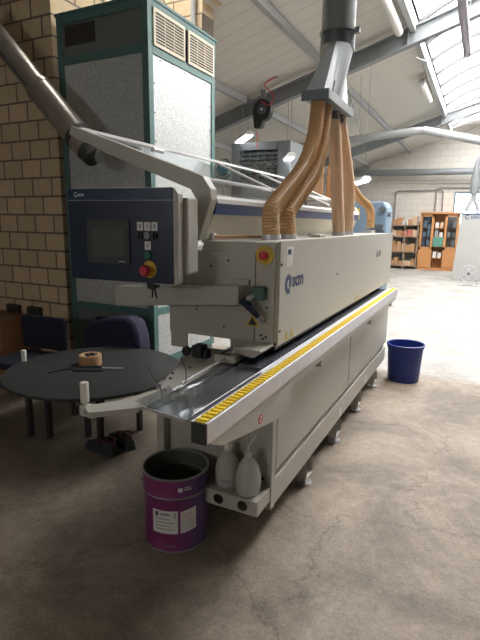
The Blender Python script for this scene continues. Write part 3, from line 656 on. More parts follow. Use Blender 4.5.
cpart('upper_panel', 'gpanel', lambda b: box(b, cx0+fr, cx1-fr, cy0+.012, cy0+.03, 3.105, ch-fr))
cpart('lower_panel', 'gpanel', lambda b: box(b, cx0+fr, cx1-fr, cy0+.012, cy0+.03, .075, .55))
cpart('dark_opening', 'slot', lambda b: box(b, -3.945, -3.555, cy0+.008, cy0+.014, 3.20, 3.385))
cpart('plinth', 'ductd', lambda b: box(b, cx0+.02, cx1-.02, cy0+.02, cy1-.02, -.244, 0))
cpart('rivet', 'ductd', lambda b: [cyl(b, (cx1-.012, y, z), .008, .004, 'x', 8) for y in (4.0, 5.04) for z in [.7+.26*i for i in range(9)]] + [cyl(b, (cx1-.012, 4.1+.21*i, 3.0), .008, .004, 'x', 8) for i in range(5)])
for y0, y1 in ((3.975, 4.50), (4.56, 5.09)):
    g = cpart('air_grille', 'grille', lambda b: (box(b, cx1, cx1+.015, y0, y1, 3.10, 3.13), box(b, cx1, cx1+.015, y0, y1, 3.39, 3.42), box(b, cx1, cx1+.015, y0, y0+.03, 3.13, 3.39), box(b, cx1, cx1+.015, y1-.03, y1, 3.13, 3.39)))
    b = B(); box(b, cx1-.01, cx1+.004, y0+.03, y1-.03, 3.13, 3.39); o = obj('grille_back', b, 'slot', g); o.data.transform(CT)
    b = B()
    for i in range(9): box(b, cx1+.003, cx1+.012, y0+.03, y1-.03, 3.148+i*.027, 3.158+i*.027)
    for i in range(1, 3): box(b, cx1+.002, cx1+.010, y0+.03+i*.155, y0+.037+i*.155, 3.13, 3.39)
    o = obj('grille_slat', b, 'grille', g); o.data.transform(CT)

# steel tube crossing in front of the cabinet and brick wall
t = thing('steel_tube', 'brushed steel telescopic tube slanting down across the brick wall', 'tube', (-2.957, 3.05, 2.147))
TT = Matrix.Scale(.924, 4) @ Matrix.Translation((3.2, -3.3, -2.2))
def tp(name, m, fn): b = B(); fn(b); o = obj(name, b, m, t, smooth=True); o.data.transform(TT)
tp('thin_tube', 'tube', lambda b: tube(b, [(-4.45, 3.3, 3.433), (-3.63, 3.3, 2.60)], .098, 28))
tp('thick_tube', 'tube', lambda b: tube(b, [(-3.66, 3.3, 2.63), (-3.12, 3.3, 2.10)], .116, 28))
tp('tube_joint', 'tube', lambda b: tube(b, [(-3.68, 3.3, 2.65), (-3.655, 3.3, 2.625)], .122, 28))
tp('end_collar', 'dark', lambda b: (tube(b, [(-3.25, 3.3, 2.225), (-3.21, 3.3, 2.19)], .122, 28), tube(b, smooth_path([(-3.13, 3.3, 2.11), (-3.06, 3.3, 2.06), (-3.0, 3.3, 2.04)], 5), [.112]*6+[.06]*5, 24)))
tp('tube_seam', 'ductd', lambda b: (tube(b, [(-4.40, 3.205, 3.36), (-3.70, 3.205, 2.63)], .008, 8),))
bm = B(); tube(bm, [(-3.15, 5.05, 3.2), (-3.15, 5.05, 4.5)], .03, 12); box(bm, -3.18, -3.12, 5.05, 5.10, 3.6, 3.65)
tag(obj('wall_pipe', bm, 'purlin', smooth=True), 'vertical grey pipe fixed up the lit brick wall behind the filter cabinet', 'pipe')

# ------------------------------------------------------------------ round table and what lies on it
TX, TY, TZ = -2.40, 2.50, .46
rt = thing('round_table', 'low round table with charcoal top and black steel legs', 'table', (TX, TY, 0))
b = B(); lathe(b, [(0, TZ-.022), (.606, TZ-.022), (.613, TZ-.018), (.613, TZ-.004), (.609, TZ), (0, TZ)], (0, 0, 0), 72); obj('table_top', b, 'table', rt, smooth=True)
b = B(); box(b, -.30, .30, -.22, .14, TZ-.06, TZ-.022); obj('apron', b, 'tleg', rt)
for x, y in ((-2.72, 2.18), (-2.11, 2.22), (-2.11, 2.62), (-2.73, 2.60), (-2.585, 2.225), (-2.36, 2.36)):
    b = B(); box(b, x-TX-.017, x-TX+.017, y-TY-.017, y-TY+.017, 0, TZ-.022); obj('leg', b, 'tleg', rt, bevel=.002)
    # the leg stands straight on the floor
def ringtape(x, y, z, label, R=.058, r=.04, h=.05):
    o = thing('tape_roll', label, 'tape', (x, y, z))
    b = B(); lathe(b, [(r, 0), (R, 0), (R+.001, .003), (R+.001, h-.003), (R, h), (r, h), (r, 0)], (0, 0, 0), 36); obj('tape', b, 'tape', o, smooth=True)
    b = B(); lathe(b, [(r-.004, .001), (r, .001), (r, h-.001), (r-.004, h-.001), (r-.004, .001)], (0, 0, 0), 36); obj('cardboard_core', b, 'card2', o, smooth=True)
ringtape(-2.50, 2.56, TZ, 'roll of brown packing tape lying on the round table', .080, .060, .075)
bm = B(); tube(bm, smooth_path([(.036*math.cos(a*.9)*(1+.1*(a % 2)), .028*math.sin(a*.9), .058+.004*(a % 3)) for a in range(14)], 5), .005, 6)
tag(obj('cable_coil', bm, 'black', smooth=True, loc=(-2.50, 2.56, TZ+.01)), 'small coil of black cable sitting in the tape roll', 'cable')
kn = thing('scraper_tool', 'black handled tool with a steel blade beside the tape roll', 'tool', (-2.36, 2.50, TZ+.012), math.radians(24))
b = B(); tube(b, [(-.13, 0, 0), (-.02, 0, .002), (.02, 0, 0)], [.009, .012, .009], 12); obj('handle', b, 'black', kn, smooth=True)
b = B(); box(b, .02, .17, -.009, .009, -.002, .001); obj('blade', b, 'alu', kn)
bm = B(); box(bm, -.11, .11, -.03, .03, 0, .012); o = tag(obj('tool_case', bm, 'black', bevel=.004, loc=(-2.40, 2.44, TZ)), 'flat black case under the steel-bladed tool on the round table', 'case'); o.rotation_euler = (0, 0, math.radians(28))
bm = B(); tube(bm, smooth_path([(-.17, -.14, .004), (-.13, -.06, .006), (-.06, 0, .006), (0, .02, .006)], 6), .004, 8); cyl(bm, (-.175, -.15, .0), .011, .01, seg=12)
tag(obj('short_cable', bm, 'black', smooth=True, loc=(-2.42, 2.42, TZ)), 'short black cable with a round plug running off the tool case', 'cable')
def roller(x, y, z, h, r, label):
    b = B(); lathe(b, [(0, 0), (r*.9, 0), (r, .003), (r, h-.003), (r*.85, h), (r*.3, h), (r*.3, h-.006), (0, h-.006)], (0, 0, 0), 24)
    tag(obj('white_candle', b, 'whitep', smooth=True, loc=(x, y, z)), label, 'candle')
roller(-2.985, 2.38, TZ, .085, .019, 'short white upright cylinder on the far left rim of the round table')
# shoes
def shoe(x, y, rz_, label):
    t = thing('shoe', label, 'shoe', (x, y, 0), rz_, 'pair of shoes under the table')
    S_ = [(-.138, .020, .045, .060), (-.13, .032, .05, .082), (-.105, .038, .05, .096), (-.06, .038, .05, .094), (-.01, .038, .05, .086), (.03, .042, .045, .074), (.07, .046, .04, .062), (.105, .043, .036, .052), (.13, .030, .03, .042), (.142, .012, .028, .030)]
    b = B(); rings = []
    for px, hw, zc, zt in S_:
        rings.append([b.verts.new((px, hw*math.cos(a), .018+max(0, math.sin(a))*(zt-.018)*(1) + min(0, math.sin(a))*.004)) for a in [2*PI*k/16 for k in range(16)]])
    for A_, B_ in zip(rings, rings[1:]):
        for k in range(16): b.faces.new((A_[k], A_[(k+1) % 16], B_[(k+1) % 16], B_[k]))
    b.faces.new(rings[0]); b.faces.new(rings[-1]); obj('upper', b, 'shoe', t, smooth=True)
    b = B(); prism(b, [(px, hw+.004) for px, hw, _, _ in S_] + [(px, -hw-.004) for px, hw, _, _ in S_[::-1]], 'z', 0, .02); obj('sole', b, 'sole', t, bevel=.003)
    b = B(); tube(b, smooth_path([(-.128, 0, .095), (-.10, .033, .098), (-.05, .033, .100), (-.015, .0, .092), (-.05, -.033, .100), (-.10, -.033, .098), (-.128, 0, .095)], 5), .006, 8); obj('collar', b, 'shoer', t, smooth=True)
    b = B(); [tube(b, smooth_path([(px, -.028, z-.012), (px, 0, z+.003), (px, .028, z-.012)], 4), .005, 6) for px, z in ((-.01, .092), (.012, .085), (.034, .078))]; obj('laces', b, 'shoer', t, smooth=True)
shoe(-2.13, 2.24, math.radians(172), 'black work shoe with dark red lining, the left one under the table')
shoe(-2.08, 2.38, math.radians(160), 'black work shoe with dark red lining, the right one under the table')
# chairs
def chair(x, y, rz_, label, group='chairs behind the round table'):
    t = thing('upholstered_chair', label, 'chair', (x, y, 0), rz_)
    b = B(); box(b, -.23, .23, -.22, .22, .30, .36); obj('seat', b, 'fabric', t, bevel=.02)
    b = B(); n = 8
    prism(b, [(-.24, .38), (.24, .38), (.255, .64), (.22, .675), (-.22, .675), (-.255, .64)], 'y', .20, .24); obj('backrest', b, 'fabric', t, bevel=.015)
    for sx in (-.2, .2):
        for sy in (-.19, .19): b = B(); tube(b, [(sx, sy, 0), (sx, sy, .31)], .012, 8); obj('leg', b, 'tleg', t)
    b = B(); [tube(b, [(sx, .21, .33), (sx, .225, .5)], .012, 8) for sx in (-.15, .15)]; obj('back_support', b, 'tleg', t)
    return t
chair(-3.36, 2.70, math.radians(4), 'dark navy upholstered chair beside the brick wall, behind the round table')
chair(-2.78, 2.96, math.radians(-2), 'dark chair with a purple jacket over its back, in front of the filter cabinet')
b = B(); P = [(-.31, .33), (-.30, .54), (-.24, .63), (-.10, .665), (.06, .70), (.18, .71), (.26, .68), (.30, .57), (.32, .40)]
prism(b, P, 'y', .14, .31)
o = obj('jacket', b, 'jacket', bevel=.03, smooth=True); o.location = (-2.78, 2.94, 0); tag(o, 'dark blue-purple jacket draped over the back of a chair', 'jacket')
# wooden drawer unit at the left edge
t = thing('drawer_unit', 'brown wooden drawer unit against the brick wall at the left edge', 'cabinet', (-4.32, 3.19, 0))
b = B(); box(b, -.35, .33, -.2, .19, 0, .55); obj('body', b, 'woodd', t, bevel=.004)
for i in range(3): b = B(); box(b, -.33, .31, -.215, -.2, .04+i*.165, .19+i*.165); d = obj('drawer', b, 'woodd', t, bevel=.004); b = B(); box(b, -.06, .06, -.225, -.215, .11+i*.165, .12+i*.165); obj('handle', b, 'tleg', d)
for x, nm in ((-4.33, 'left'), (-4.02, 'right')):
    t = thing('socket_box', 'dark surface socket box on the brick wall, the %s of two' % nm, 'socket', (x, 3.4, .50))
    b = B(); box(b, -.09, .09, -.05, 0, 0, .13); obj('box_body', b, 'dark', t, bevel=.006); b = B(); box(b, -.05, .05, -.06, -.05, .03, .11); obj('flap', b, 'slot', t, bevel=.003)

# ------------------------------------------------------------------ paint tin
pt = thing('paint_tin', 'open empty purple metal tin with two white labels on the floor', 'bucket', (-1.205, 1.755, 0))
r = .153; H_ = .365
b = B(); lathe(b, [(0, .006), (r-.003, .006), (r, 0), (r, .012), (r-.003, .016), (r-.002, H_-.095), (r+.004, H_-.09), (r+.004, H_-.082), (r+.001, H_-.078), (r+.003, H_), (r-.003, H_-.002), (r-.005, H_-.08), (r-.006, .015), (0, .014)], (0, 0, 0), 64)
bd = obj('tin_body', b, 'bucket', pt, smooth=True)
b = B(); lathe(b, [(0, .018), (r-.008, .018), (r-.008, H_-.004)], (0, 0, 0), 64); obj('tin_lining', b, mat('dull tin inside', (.13, .14, .12), .5, .5), pt, smooth=True)
b = B(); lathe(b, [(r+.001, H_-.004), (r+.006, H_-.002), (r+.006, H_+.004), (r, H_+.006), (r-.005, H_+.003), (r-.005, H_-.004), (r+.001, H_-.004)], (0, 0, 0), 64); obj('rim', b, 'duct', pt, smooth=True)
for pr_ in ([(r+.003, H_-.096), (r+.006, H_-.09), (r+.003, H_-.083)], [(r, 0), (r+.003, .004), (r+.001, .01)], [(r-.012, H_-.07), (r-.005, H_-.066), (r-.012, H_-.062)]): b = B(); lathe(b, pr_, (0, 0, 0), 64); obj('bead', b, 'duct', pt, smooth=True)
AC = math.atan2(-1.755, 1.205)      # towards the camera
def patch(name, a0, a1, z0, z1, rr, m, parent, n=10, tilt=0):
    b = B()
    for k in range(n):
        p, q = a0+(a1-a0)*k/n, a0+(a1-a0)*(k+1)/n; t0 = tilt*(k/n); t1 = tilt*((k+1)/n)
        b.faces.new([b.verts.new((rr*math.cos(a), rr*math.sin(a), z)) for a, z in ((p, z0+t0), (q, z0+t1), (q, z1+t1), (p, z1+t0))])
    return obj(name, b, m, parent)
def wraptext(s, a0, z, size, rr, m, parent, name='tin_lettering'):
    cu = bpy.data.curves.new(name, 'FONT'); cu.body = s; cu.size = size; cu.resolution_u = 2; cu.fill_mode = 'BOTH'
    t_ = bpy.data.objects.new('tmp', cu); C.objects.link(t_); dg = bpy.context.evaluated_depsgraph_get()
    me = bpy.data.meshes.new_from_object(t_.evaluated_get(dg)); bpy.data.objects.remove(t_)
    for v in me.vertices: a = a0 + v.co.x/rr; v.co = Vector((rr*math.cos(a), rr*math.sin(a), z+v.co.y))
    me.materials.clear(); me.materials.append(M[m]); o = bpy.data.objects.new(name, me); C.objects.link(o); o.parent = parent
l1 = patch('paper_label', AC-.76, AC+.04, .10, .215, r+.0012, 'signw', pt)
l2 = patch('paper_label', AC+.12, AC+.62, .10, .21, r+.0012, 'signw', pt, tilt=.012)
for i in range(4): patch('label_print', AC-.66, AC-.1-.12*(i % 2), .12+i*.017, .124+i*.017, r+.0018, 'inkg', l1)
patch('label_print', AC-.66, AC-.56, .185, .207, r+.0018, 'ink', l1, 4); patch('label_print', AC-.07, AC-.03, .18, .208, r+.0018, 'inkg', l1, 3)
wraptext('mipa', AC-.50, .19, .018, r+.0018, 'inkg', l1, 'label_print') if False else patch('label_print', AC-.5, AC-.2, .192, .202, r+.0018, 'inkg', l1, 6)
for i in range(4): patch('label_print', AC+.16, AC+.57, .115+i*.014, .118+i*.014, r+.0018, 'inkg', l2, 6, .010)
for a in (.22, .33, .44):      # red diamond hazard frames
    b = B(); zc = .188
    for (da, dz, ea, ez) in ((-.05, 0, 0, .014), (0, .014, .05, 0), (.05, 0, 0, -.014), (0, -.014, -.05, 0)):
        P0 = (AC+a+.0+da, zc+dz); P1 = (AC+a+ea, zc+ez)
        b.faces.new([b.verts.new(((r+.0019)*math.cos(q), (r+.0019)*math.sin(q), z)) for q, z in ((P0[0], P0[1]), (P1[0], P1[1]), (P1[0], P1[1]-.003), (P0[0], P0[1]-.003))])
    obj('hazard_diamond', b, 'signr', l2)
b = B(); c0 = AC+.12
for k in range(16):
    a, a2 = 2*PI*k/16, 2*PI*(k+1)/16; q = lambda t: .012*(1+.12*math.cos(t*8))
    b.faces.new([b.verts.new(((r+.0042)*math.cos(c0+x/r), (r+.0042)*math.sin(c0+x/r), H_-.045+z)) for x, z in ((0, 0), (q(a)*math.cos(a), q(a)*math.sin(a)), (q(a2)*math.cos(a2), q(a2)*math.sin(a2)))])
obj('round_emblem', b, 'pale', pt)
patch('emblem_caption', AC+.24, AC+.46, H_-.05, H_-.045, r+.0042, 'pale', pt, 5); patch('emblem_caption', AC+.24, AC+.42, H_-.04, H_-.035, r+.0042, 'pale', pt, 5)
wraptext('you', AC-.34, .030, .030, r+.0012, 'inkg', pt)
for s in (-1, 1):
    a = AC+PI/2*s; b = B(); cyl(b, (0, 0, 0), .012, .006, 'y', 14); o = obj('ear', b, 'duct', pt); o.location = ((r+.003)*math.cos(a), (r+.003)*math.sin(a), H_-.06)
    o.rotation_euler = (0, 0, a-PI/2)
b = B(); P = [((r+.012)*math.cos(AC+PI/2*s), (r+.012)*math.sin(AC+PI/2*s), H_-.06) for s in (-1, 1)]
pts = [Vector(((r+.012)*math.cos(AC+PI/2+PI*k/16), (r+.012)*math.sin(AC+PI/2+PI*k/16), H_-.06-.09*math.sin(PI*k/16))) for k in range(17)]
tube(b, pts, .003, 6); obj('wire_handle', b, 'duct', pt, smooth=True)

# blue bin
bn = thing('waste_bin', 'round blue plastic waste bin on the floor beside the machine', 'bin', (-.575, 4.80, 0))
b = B(); lathe(b, [(0, .0), (.142, 0), (.146, .006), (.168, .352), (.178, .354), (.179, .366), (.170, .370), (.164, .366), (.142, .012), (0, .012)], (0, 0, 0), 48); obj('bin_body', b, 'bin', bn, smooth=True)
b = B(); lathe(b, [(.166, .325), (.1725, .328), (.1735, .352), (.168, .356)], (0, 0, 0), 48); obj('rim_band', b, 'bin', bn, smooth=True)

# ------------------------------------------------------------------ background: far hall
def box_thing(name, label, cat, x0, x1, y0, y1, z0, z1, m, group=None, bevel=.005):
    b = B(); box(b, (x0-x1)/2, (x1-x0)/2, (y0-y1)/2, (y1-y0)/2, 0, z1-z0); return tag(obj(name, b, m, bevel=bevel, loc=((x0+x1)/2, (y0+y1)/2, z0)), label, cat, group)
# louvred filter unit on legs
lf = thing('louvred_unit', 'tall grey framed unit with a grid of brown louvres, behind the machine', 'filter', (-4.1, 9.3, 0))
def lp(name, m, fn, parent=None, **k): b = B(); fn(b); o = obj(name, b, m, parent or lf, **k); o.data.transform(Matrix.Translation((4.1, -9.3, 0))); return o
lp('frame', 'steel', lambda b: (box(b, -4.72, -4.55, 9, 9.7, 0, 3.05), box(b, -3.72, -3.46, 9, 9.7, 0, 3.05), box(b, -4.55, -3.72, 9, 9.7, 2.90, 3.05), box(b, -4.55, -3.72, 9, 9.7, 2.0, 2.2)), bevel=.01)
lp('louvre_grid', 'gpanel', lambda b: ([box(b, -4.55, -3.72, 9.05, 9.10, 2.22+i*.085, 2.27+i*.085) for i in range(8)], [box(b, -4.50+i*.16, -4.47+i*.16, 9.04, 9.12, 2.2, 2.9) for i in range(5)]))
lp('inner_slats', 'woodd', lambda b: [box(b, -4.55, -3.72, 9.3, 9.34, 2.2+i*.12, 2.29+i*.12) for i in range(6)])
# black blower hanging from the rafter
fa = thing('hanging_blower', 'black snail-shaped blower hanging from the rafter on a bracket', 'blower', (-3.48, 7.75, 3.12))
fa.scale = (.85, .85, .85)
b = B(); P = [(.20*math.cos(a)*(1-.035*a/PI), .24+.20*math.sin(a)*(1-.035*a/PI)) for a in [PI*1.25-k*PI*1.8/20 for k in range(21)]]; P = [(-.20, .24), ] + [(.19*math.cos(a), .24+.2*math.sin(a)) for a in [PI-k*PI*1.45/18 for k in range(19)]] + [(-.02, -.08), (-.16, -.08)]
prism(b, P, 'y', -.07, .07); obj('scroll_housing', b, 'black', fa, bevel=.01)
b = B(); lathe(b, [(.05, -.075), (.075, -.085), (.1, -.072)], (0, 0, .25), 24, 'y'); obj('inlet_ring', b, 'ductd', fa, smooth=True)
b = B(); cyl(b, (0, -.09, .25), .03, .03, 'y'); obj('motor_hub', b, 'alu', fa, smooth=True)
b = B(); box(b, -.05, .05, -.02, .02, .44, .62); obj('bracket', b, 'steel', fa)
bm = B(); tube(bm, smooth_path([(0, 0, -.1), (.01, 0, -.25), (.0, 0, -.4)], 5), .008, 6); tube(bm, smooth_path([(.06, 0, .35), (.22, 0, .28), (.28, 0, .42), (.08, .1, .62), (.22, .1, .7), (.3, .1, .72)], 5), .009, 6)
tag(obj('red_cable', bm, 'redw', smooth=True, loc=(-3.55, 7.66, 3.1)), 'thin red cable looping above and below the black blower', 'cable')
# fluorescent lamps
def lampfix(x, y, z, L_, label, ang=0, m='lamp', hang=True):
    t = thing('fluorescent_lamp', label, 'lamp', (x, y, z), ang)
    b = B(); prism(b, [(-.10, 0), (.10, 0), (.05, .07), (-.05, .07)], 'x', -L_/2, L_/2); obj('reflector', b, 'off', t)
    for s in (-.045, .045): b = B(); cyl(b, (-L_/2+.04, s, -.02), .018, L_-.08, 'x', 12); obj('lamp_tube', b, m, t, smooth=True)
    if hang: b = B(); [tube(b, [(s, 0, .07), (s, 0, rz(x)-z-.02)], .004, 5) for s in (-L_/3, L_/3)]; obj('hanger', b, 'steel', t)
lampfix(-4.45, 9.0, 3.13, 1.0, 'lit twin-tube hanging lamp beside the black blower', math.radians(-50))
lampfix(-3.45, 8.9, 2.70, .6, 'lit hanging lamp seen between louvred unit and brown hoses', math.radians(-60))
lampfix(-2.15, 9.2, 2.27, .8, 'lit hanging lamp low over the far end of the machine', math.radians(-60))
def batten(x, y0, y1, z, label, m='off', r_=.06):
    t = thing('lamp_batten', label, 'lamp', (x, (y0+y1)/2, z)); h = (y1-y0)/2
    b = B(); cyl(b, (0, -h, 0), r_, 2*h, 'y', 16); obj('diffuser', b, m, t, smooth=True)
    b = B(); box(b, -r_*.7, r_*.7, -h+.03, h-.03, r_*.6, r_*1.35); obj('housing', b, m, t)
    b = B(); [cyl(b, (0, q, 0), r_*.75, .03, 'y', 12) for q in (-h-.02, h-.01)]; obj('end_cap', b, 'purlin', t, smooth=True)
batten(-1.38, 6.2, 7.75, 4.2, 'unlit white tube lamp under the roof edge, nearer one'); batten(-1.38, 10.6, 12.1, 4.22, 'unlit white tube lamp under the roof edge, farther one')
batten(-.44, 4.6, 7.6, 3.75, 'hanging lamp strip tinted violet-grey as backlit, below the skylight, nearest the camera', 'lamp_backlit', .05)
bm = B(); [tube(bm, [(-.44, y, 3.80), (-.44, y, 4.72)], .004, 5) for y in (5.0, 7.2)]; tag(obj('lamp_wire', bm, 'steel'), 'thin wires holding the backlit-tinted lamp strip', 'wire')
# ducts
def pipe(name, pts, r_, m, label, n=0, joints=()):
    t = thing(name, label, 'pipe', pts[0]); o0 = Vector(pts[0]); P = [Vector(p)-o0 for p in pts]
    if n: P = smooth_path(P, n)
    b = B(); tube(b, P, r_, 20); obj('pipe_run', b, m, t, smooth=True)
    b = B()
    for p in joints:
        q = Vector(p)-o0; d = min(range(len(P)-1), key=lambda i: (P[i]-q).length); dv = (P[min(d+1, len(P)-1)]-P[max(d-1, 0)]).normalized()
        tube(b, [q-dv*.02, q+dv*.02], r_*1.1, 20)
    if joints: obj('pipe_joint', b, m, t, smooth=True)
pipe('crossing_duct', [(-4.9, 12, 3.35), (-3.17, 12, 3.47), (-1.65, 12, 3.57), (-1.4, 12, 3.57), (-.28, 12, 3.29), (.8, 12, 3.0)], .085, 'purlin', 'pale round duct bending as it crosses under the far rafter', 0, [(-2.9, 12, 3.49), (-1.7, 12, 3.57), (-1.42, 12, 3.57)])
pipe('wall_duct', [(-5.5, 17.9, 3.30), (.9, 17.9, 3.22)], .11, 'steel', 'long blue-grey duct running across the back wall', 0, [(-3.6, 17.9, 3.28), (-2.6, 17.9, 3.26), (-1.3, 17.9, 3.25)])
bm = B(); tube(bm, [(-3.6, 18.24, 2.97), (-.6, 18.24, 2.92)], .03, 8); tag(obj('thin_wall_pipe', bm, 'off', smooth=True), 'thin white pipe on the back wall just under the long duct', 'pipe')
bm = B(); tube(bm, [(-2.95, 18.24, 1.2), (-2.95, 18.24, 2.62), (-2.9, 18.24, 2.67), (-1.45, 18.24, 2.68), (-1.38, 18.24, 2.62), (-1.38, 18.24, 1.98)], .02, 8)
tag(obj('conduit', bm, 'steel', smooth=True), 'thin grey conduit framing the shelves on the back wall', 'conduit')
bm = B(); tube(bm, [(-1.6, 18.24, 1.98), (-1.6, 18.24, 2.7), (-1.5, 18.24, 2.76), (.3, 18.24, 2.74)], .02, 8)
tag(obj('conduit', bm, 'steel', smooth=True), 'thin grey conduit running above the back window', 'conduit')
yd = thing('branch_duct', 'grey vertical duct with a forked lower end at the right edge', 'duct', (-.36, 15, 1.9))
b = B(); tube(b, smooth_path([(.5, 0, 1.55), (.15, 0, 1.5), (0, 0, 1.2), (0, 0, .95)], 8), .07, 18); tube(b, [(0, 0, 1.0), (0, 0, .45)], .11, 20); obj('vertical_pipe', b, 'steel', yd, smooth=True)
b = B(); tube(b, [(0, 0, .48), (-.02, 0, .36), (-.17, 0, .0)], .06, 14); tube(b, [(0, 0, .48), (.02, 0, .36), (.17, 0, .0)], .06, 14); obj('forked_outlet', b, 'purlin', yd, smooth=True)
# shelving and cartons
sv = thing('shelving_rack', 'low shelving rack full of cartons against the back wall', 'shelf', (-2.4, 17.75, 0))
b = B(); [box(b, x, x+.04, y, y+.04, 0, 1.62) for x in (-.5, -.06, .36) for y in (-.2, .2)]; obj('upright', b, 'shelf', sv)
SZ = (.12, .60, 1.12, 1.5)
for z in SZ: b = B(); box(b, -.5, .40, -.2, .24, z-.03, z); obj('shelf_board', b, 'shelf', sv)
b = B(); box(b, -.5, .40, .23, .245, .0, 1.5); obj('back_panel', b, 'steel', sv)
cols = ['cardr', 'card2', 'card', 'card2', 'card', 'cardr', 'signw', 'card']; desc = {'cardr': 'red printed', 'card2': 'pale brown', 'card': 'brown cardboard', 'signw': 'white'}
shn = ['bottom', 'second', 'third', 'top']; ordn = ['first', 'second', 'third', 'fourth', 'fifth', 'sixth']
for si, z in enumerate(SZ):
    x = -2.88; i = 0
    while x < -2.05 and i < 6:
        w_ = random.uniform(.12, .22); h = random.uniform(.13, .30 if si != 2 else .24); c_ = random.choice(cols if si > 1 else ['card', 'card2', 'card'])
        if x + w_ > -2.0: break
        box_thing('carton', '%s carton on the %s shelf of the rack, %s from the left' % (desc[c_], shn[si], ordn[i]), 'box', x, x+w_-.012, 17.58, 17.88, z, z+h, c_, 'cartons on the rack')
        if si == 1 and i in (0, 1):
            box_thing('carton', 'small carton topping the %s stack on the second rack shelf' % ordn[i], 'box', x+.01, x+w_-.03, 17.6, 17.8, z+h, z+h+.14, 'card', 'cartons on the rack')
        x += w_; i += 1
# oak cabinet
ok = thing('oak_cabinet', 'tall oak cabinet with two glass doors and an open middle bay', 'cabinet', (-1.36, 17.75, 0))
def op(name, m, fn, parent=None, **k): b = B(); fn(b); return obj(name, b, m, parent or ok, **k)
W = .60
op('carcass', 'wood', lambda b: (box(b, -W, -W+.03, -.2, .25, 0, 1.88), box(b, W-.03, W, -.2, .25, 0, 1.88), box(b, -.2, -.17, -.2, .25, 0, 1.88), box(b, .17, .2, -.2, .25, 0, 1.88), box(b, -W, W, .23, .25, 0, 1.88), box(b, -W, W, -.22, .25, 0, .07)))
op('cornice', 'wood', lambda b: prism(b, [(-W-.05, 1.93), (-W, 1.87), (W, 1.87), (W+.05, 1.93)], 'y', -.26, .25), bevel=.005)
for z in (.42, .80, 1.12, 1.42): op('shelf_board', 'wood', lambda b: box(b, -W+.03, W-.03, -.18, .23, z-.02, z))
for s in (-1, 1):
    a, c = sorted((s*.17, s*.6))
    d = op('glass_door', 'wood', lambda b: (box(b, a, a+.07, -.22, -.2, .70, 1.86), box(b, c-.07, c, -.22, -.2, .70, 1.86), box(b, a, c, -.22, -.2, 1.78, 1.86), box(b, a, c, -.22, -.2, .70, .78)))
    op('door_glass', 'glass', lambda b: box(b, a+.07, c-.07, -.212, -.208, .78, 1.78), d)
    d = op('lower_door', 'wood', lambda b: (box(b, a, c, -.22, -.2, .08, .69)), bevel=.006); op('door_panel', 'wood', lambda b: box(b, a+.07, c-.07, -.226, -.22, .14, .63), d, bevel=.006)
    op('door_knob', 'tleg', lambda b: cyl(b, (s*.2, -.226, .55), .012, -.02, 'y', 10), d)
box_thing('green_board', 'green board standing in the middle bay of the oak cabinet', 'board', -1.52, -1.20, 17.54, 17.56, .80, 1.115, 'gpan')
k = 0; bay = {-1: 'left glazed', 0: 'middle open', 1: 'right glazed'}; lev = {.42: 'lowest', .80: 'second', 1.12: 'third', 1.42: 'top'}
for s in (-1, 0, 1):
    for z in (.42, .80, 1.12, 1.42):
        if s and z < .7: continue
        if s == 0 and z == .80: continue
        for j in range(2):
            w_ = .11; x = -1.36 + s*.385 - .13 + j*.15
            h = random.uniform(.14, .24); m_ = random.choice(['signw', 'card2', 'inkg', 'signw'])
            box_thing('file_box', '%s file box on the %s shelf of the oak cabinet\'s %s bay, %s' % ({'signw': 'white', 'card2': 'pale brown', 'inkg': 'grey'}[m_], lev[z], bay[s], 'left' if j == 0 else 'right'), 'box', x, x+w_, 17.62, 17.85, z, z+h, m_, 'boxes in the oak cabinet', .003)
# white machine panel with the blue top at the right
wp = thing('white_machine', 'large white machine side with a blue top edge and logo at the right', 'machine', (-.1, 15.2, 0))
b = B(); prism(b, [(-.58, 0), (.9, 0), (.9, 1.80), (-.50, 1.80), (-.60, .12)], 'y', -.5, .5); obj('body_panel', b, 'partition', wp, bevel=.01)
b = B(); box(b, -.52, .9, -.52, .5, 1.80, 1.84); obj('top_edge', b, 'blue', wp)
text('logo_lettering', 'scm', .13, (-.27, -.502, 1.69), '-y', 'ink', wp, .003)
b = B(); ring(b, (-.35, -.501, 1.73), .035, .06, 'y', .002, 20, PI*.3, PI*1.8); obj('logo_mark', b, 'ink', wp)
fn_ = thing('floor_fan', 'round floor fan with a wire guard in front of the white machine', 'fan', (-.25, 13.5, 0))
b = B(); [ring(b, (0, -.06+dy, .31), rr, rr+.008, 'y', .008, 28) for rr, dy in ((.20, .03), (.16, .01), (.12, 0), (.08, 0), (.04, -.01))]
for a in range(12): tube(b, [(.03*math.cos(a*PI/6), -.07, .31+.03*math.sin(a*PI/6)), (.2*math.cos(a*PI/6), -.03, .31+.2*math.sin(a*PI/6))], .004, 5)
ring(b, (0, .03, .31), .195, .215, 'y', .09, 28); obj('wire_guard', b, 'alu', fn_)
for a in range(4):
    b = B(); t0 = a*PI/2; prism(b, [(.02*math.cos(t0), .31+.02*math.sin(t0)), (.17*math.cos(t0-.3), .31+.17*math.sin(t0-.3)), (.17*math.cos(t0+.4), .31+.17*math.sin(t0+.4))], 'y', -.02, -.012); obj('blade', b, 'alu', fn_)
b = B(); cyl(b, (0, -.04, .31), .04, .14, 'y'); obj('motor', b, 'ductd', fn_, smooth=True)
b = B(); tube(b, smooth_path([(-.2, 0, .31), (-.2, 0, .1), (-.17, 0, .02), (.17, 0, .02), (.2, 0, .1), (.2, 0, .31)], 5), .013, 8); box(b, -.25, -.13, -.15, .12, 0, .02); box(b, .13, .25, -.15, .12, 0, .02); obj('stand', b, 'alu', fn_, smooth=False)
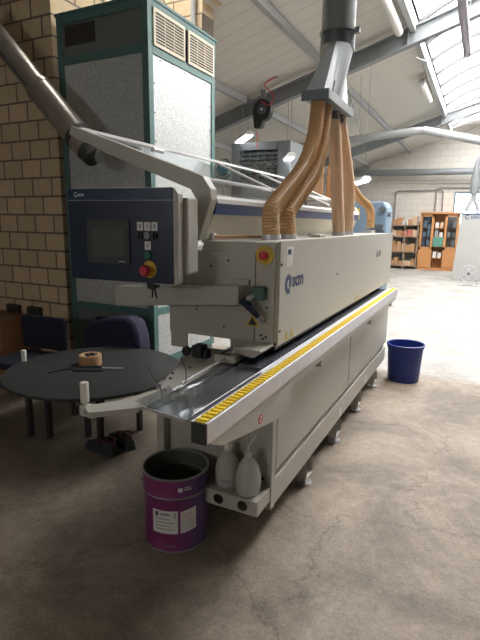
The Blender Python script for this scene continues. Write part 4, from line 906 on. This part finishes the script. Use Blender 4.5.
# light blue machine behind the hood end
bmch = thing('blue_machine', 'light blue cast machine behind the far end of the hood', 'machine', (-2.1, 10.3, 0))
b = B(); prism(b, [(-.62, 0), (.34, 0), (.34, 1.83), (.26, 1.95), (-.50, 1.95), (-.62, 1.83)], 'y', -.3, .3); obj('body', b, 'bluem', bmch, bevel=.03)
b = B(); cyl(b, (.26, -.38, 1.80), .06, .08, 'y'); obj('handwheel', b, 'ductd', bmch, smooth=True); b = B(); cyl(b, (.34, -.2, 1.7), .05, .06, 'x'); obj('side_knob', b, 'ductd', bmch, smooth=True); b = B(); box(b, .05, .30, -.42, -.3, 1.40, 1.5); obj('front_shelf', b, 'ductd', bmch)
b = B(); box(b, -.42, -.20, -.304, -.30, 1.6, 1.82); obj('yellow_sign', b, 'signy', bmch)
b = B(); box(b, .02, .1, -.33, -.3, .3, 1.75); obj('cable_duct', b, 'steel', bmch)
# timber stack on tall shelf
wr_ = thing('timber_rack', 'tall rack holding orange-brown boards, behind the hoses', 'rack', (-3.0, 9.6, 0))
b = B(); [box(b, x, x+.06, y, y+.06, 0, 2.7) for x in (-.42, .42) for y in (-.2, .2)]; obj('upright', b, 'steel', wr_)
b = B(); box(b, -.42, .48, -.2, .26, 1.95, 2.0); obj('shelf_board', b, 'shelf', wr_)
box_thing('wooden_board', 'orange-brown board standing in the tall rack, the large left one', 'board', -3.40, -2.95, 9.5, 9.56, 2.0, 2.60, 'card')
box_thing('wooden_board', 'orange-brown board standing in the tall rack, the right one', 'board', -2.88, -2.56, 9.55, 9.6, 2.0, 2.63, 'wood')
# cyan round sign far left
b = B(); lathe(b, [(0, -.03), (.24, -.03), (.26, 0), (.24, .02), (0, .02)], (0, 0, 0), 32, 'y'); o = thing('round_sign', 'round cyan and white sign on a post by the far left wall', 'sign', (-6.0, 11.0, 2.8)); obj('sign_disc', b, 'cyan', o, smooth=True)
b = B(); tube(b, [(0, 0, -2.8), (0, 0, -.2)], .03, 8); obj('post', b, 'off', o)
b = B(); lathe(b, [(.17, -.035), (.2, -.04), (.23, -.035)], (0, 0, 0), 32, 'y'); obj('white_ring', b, 'off', o)
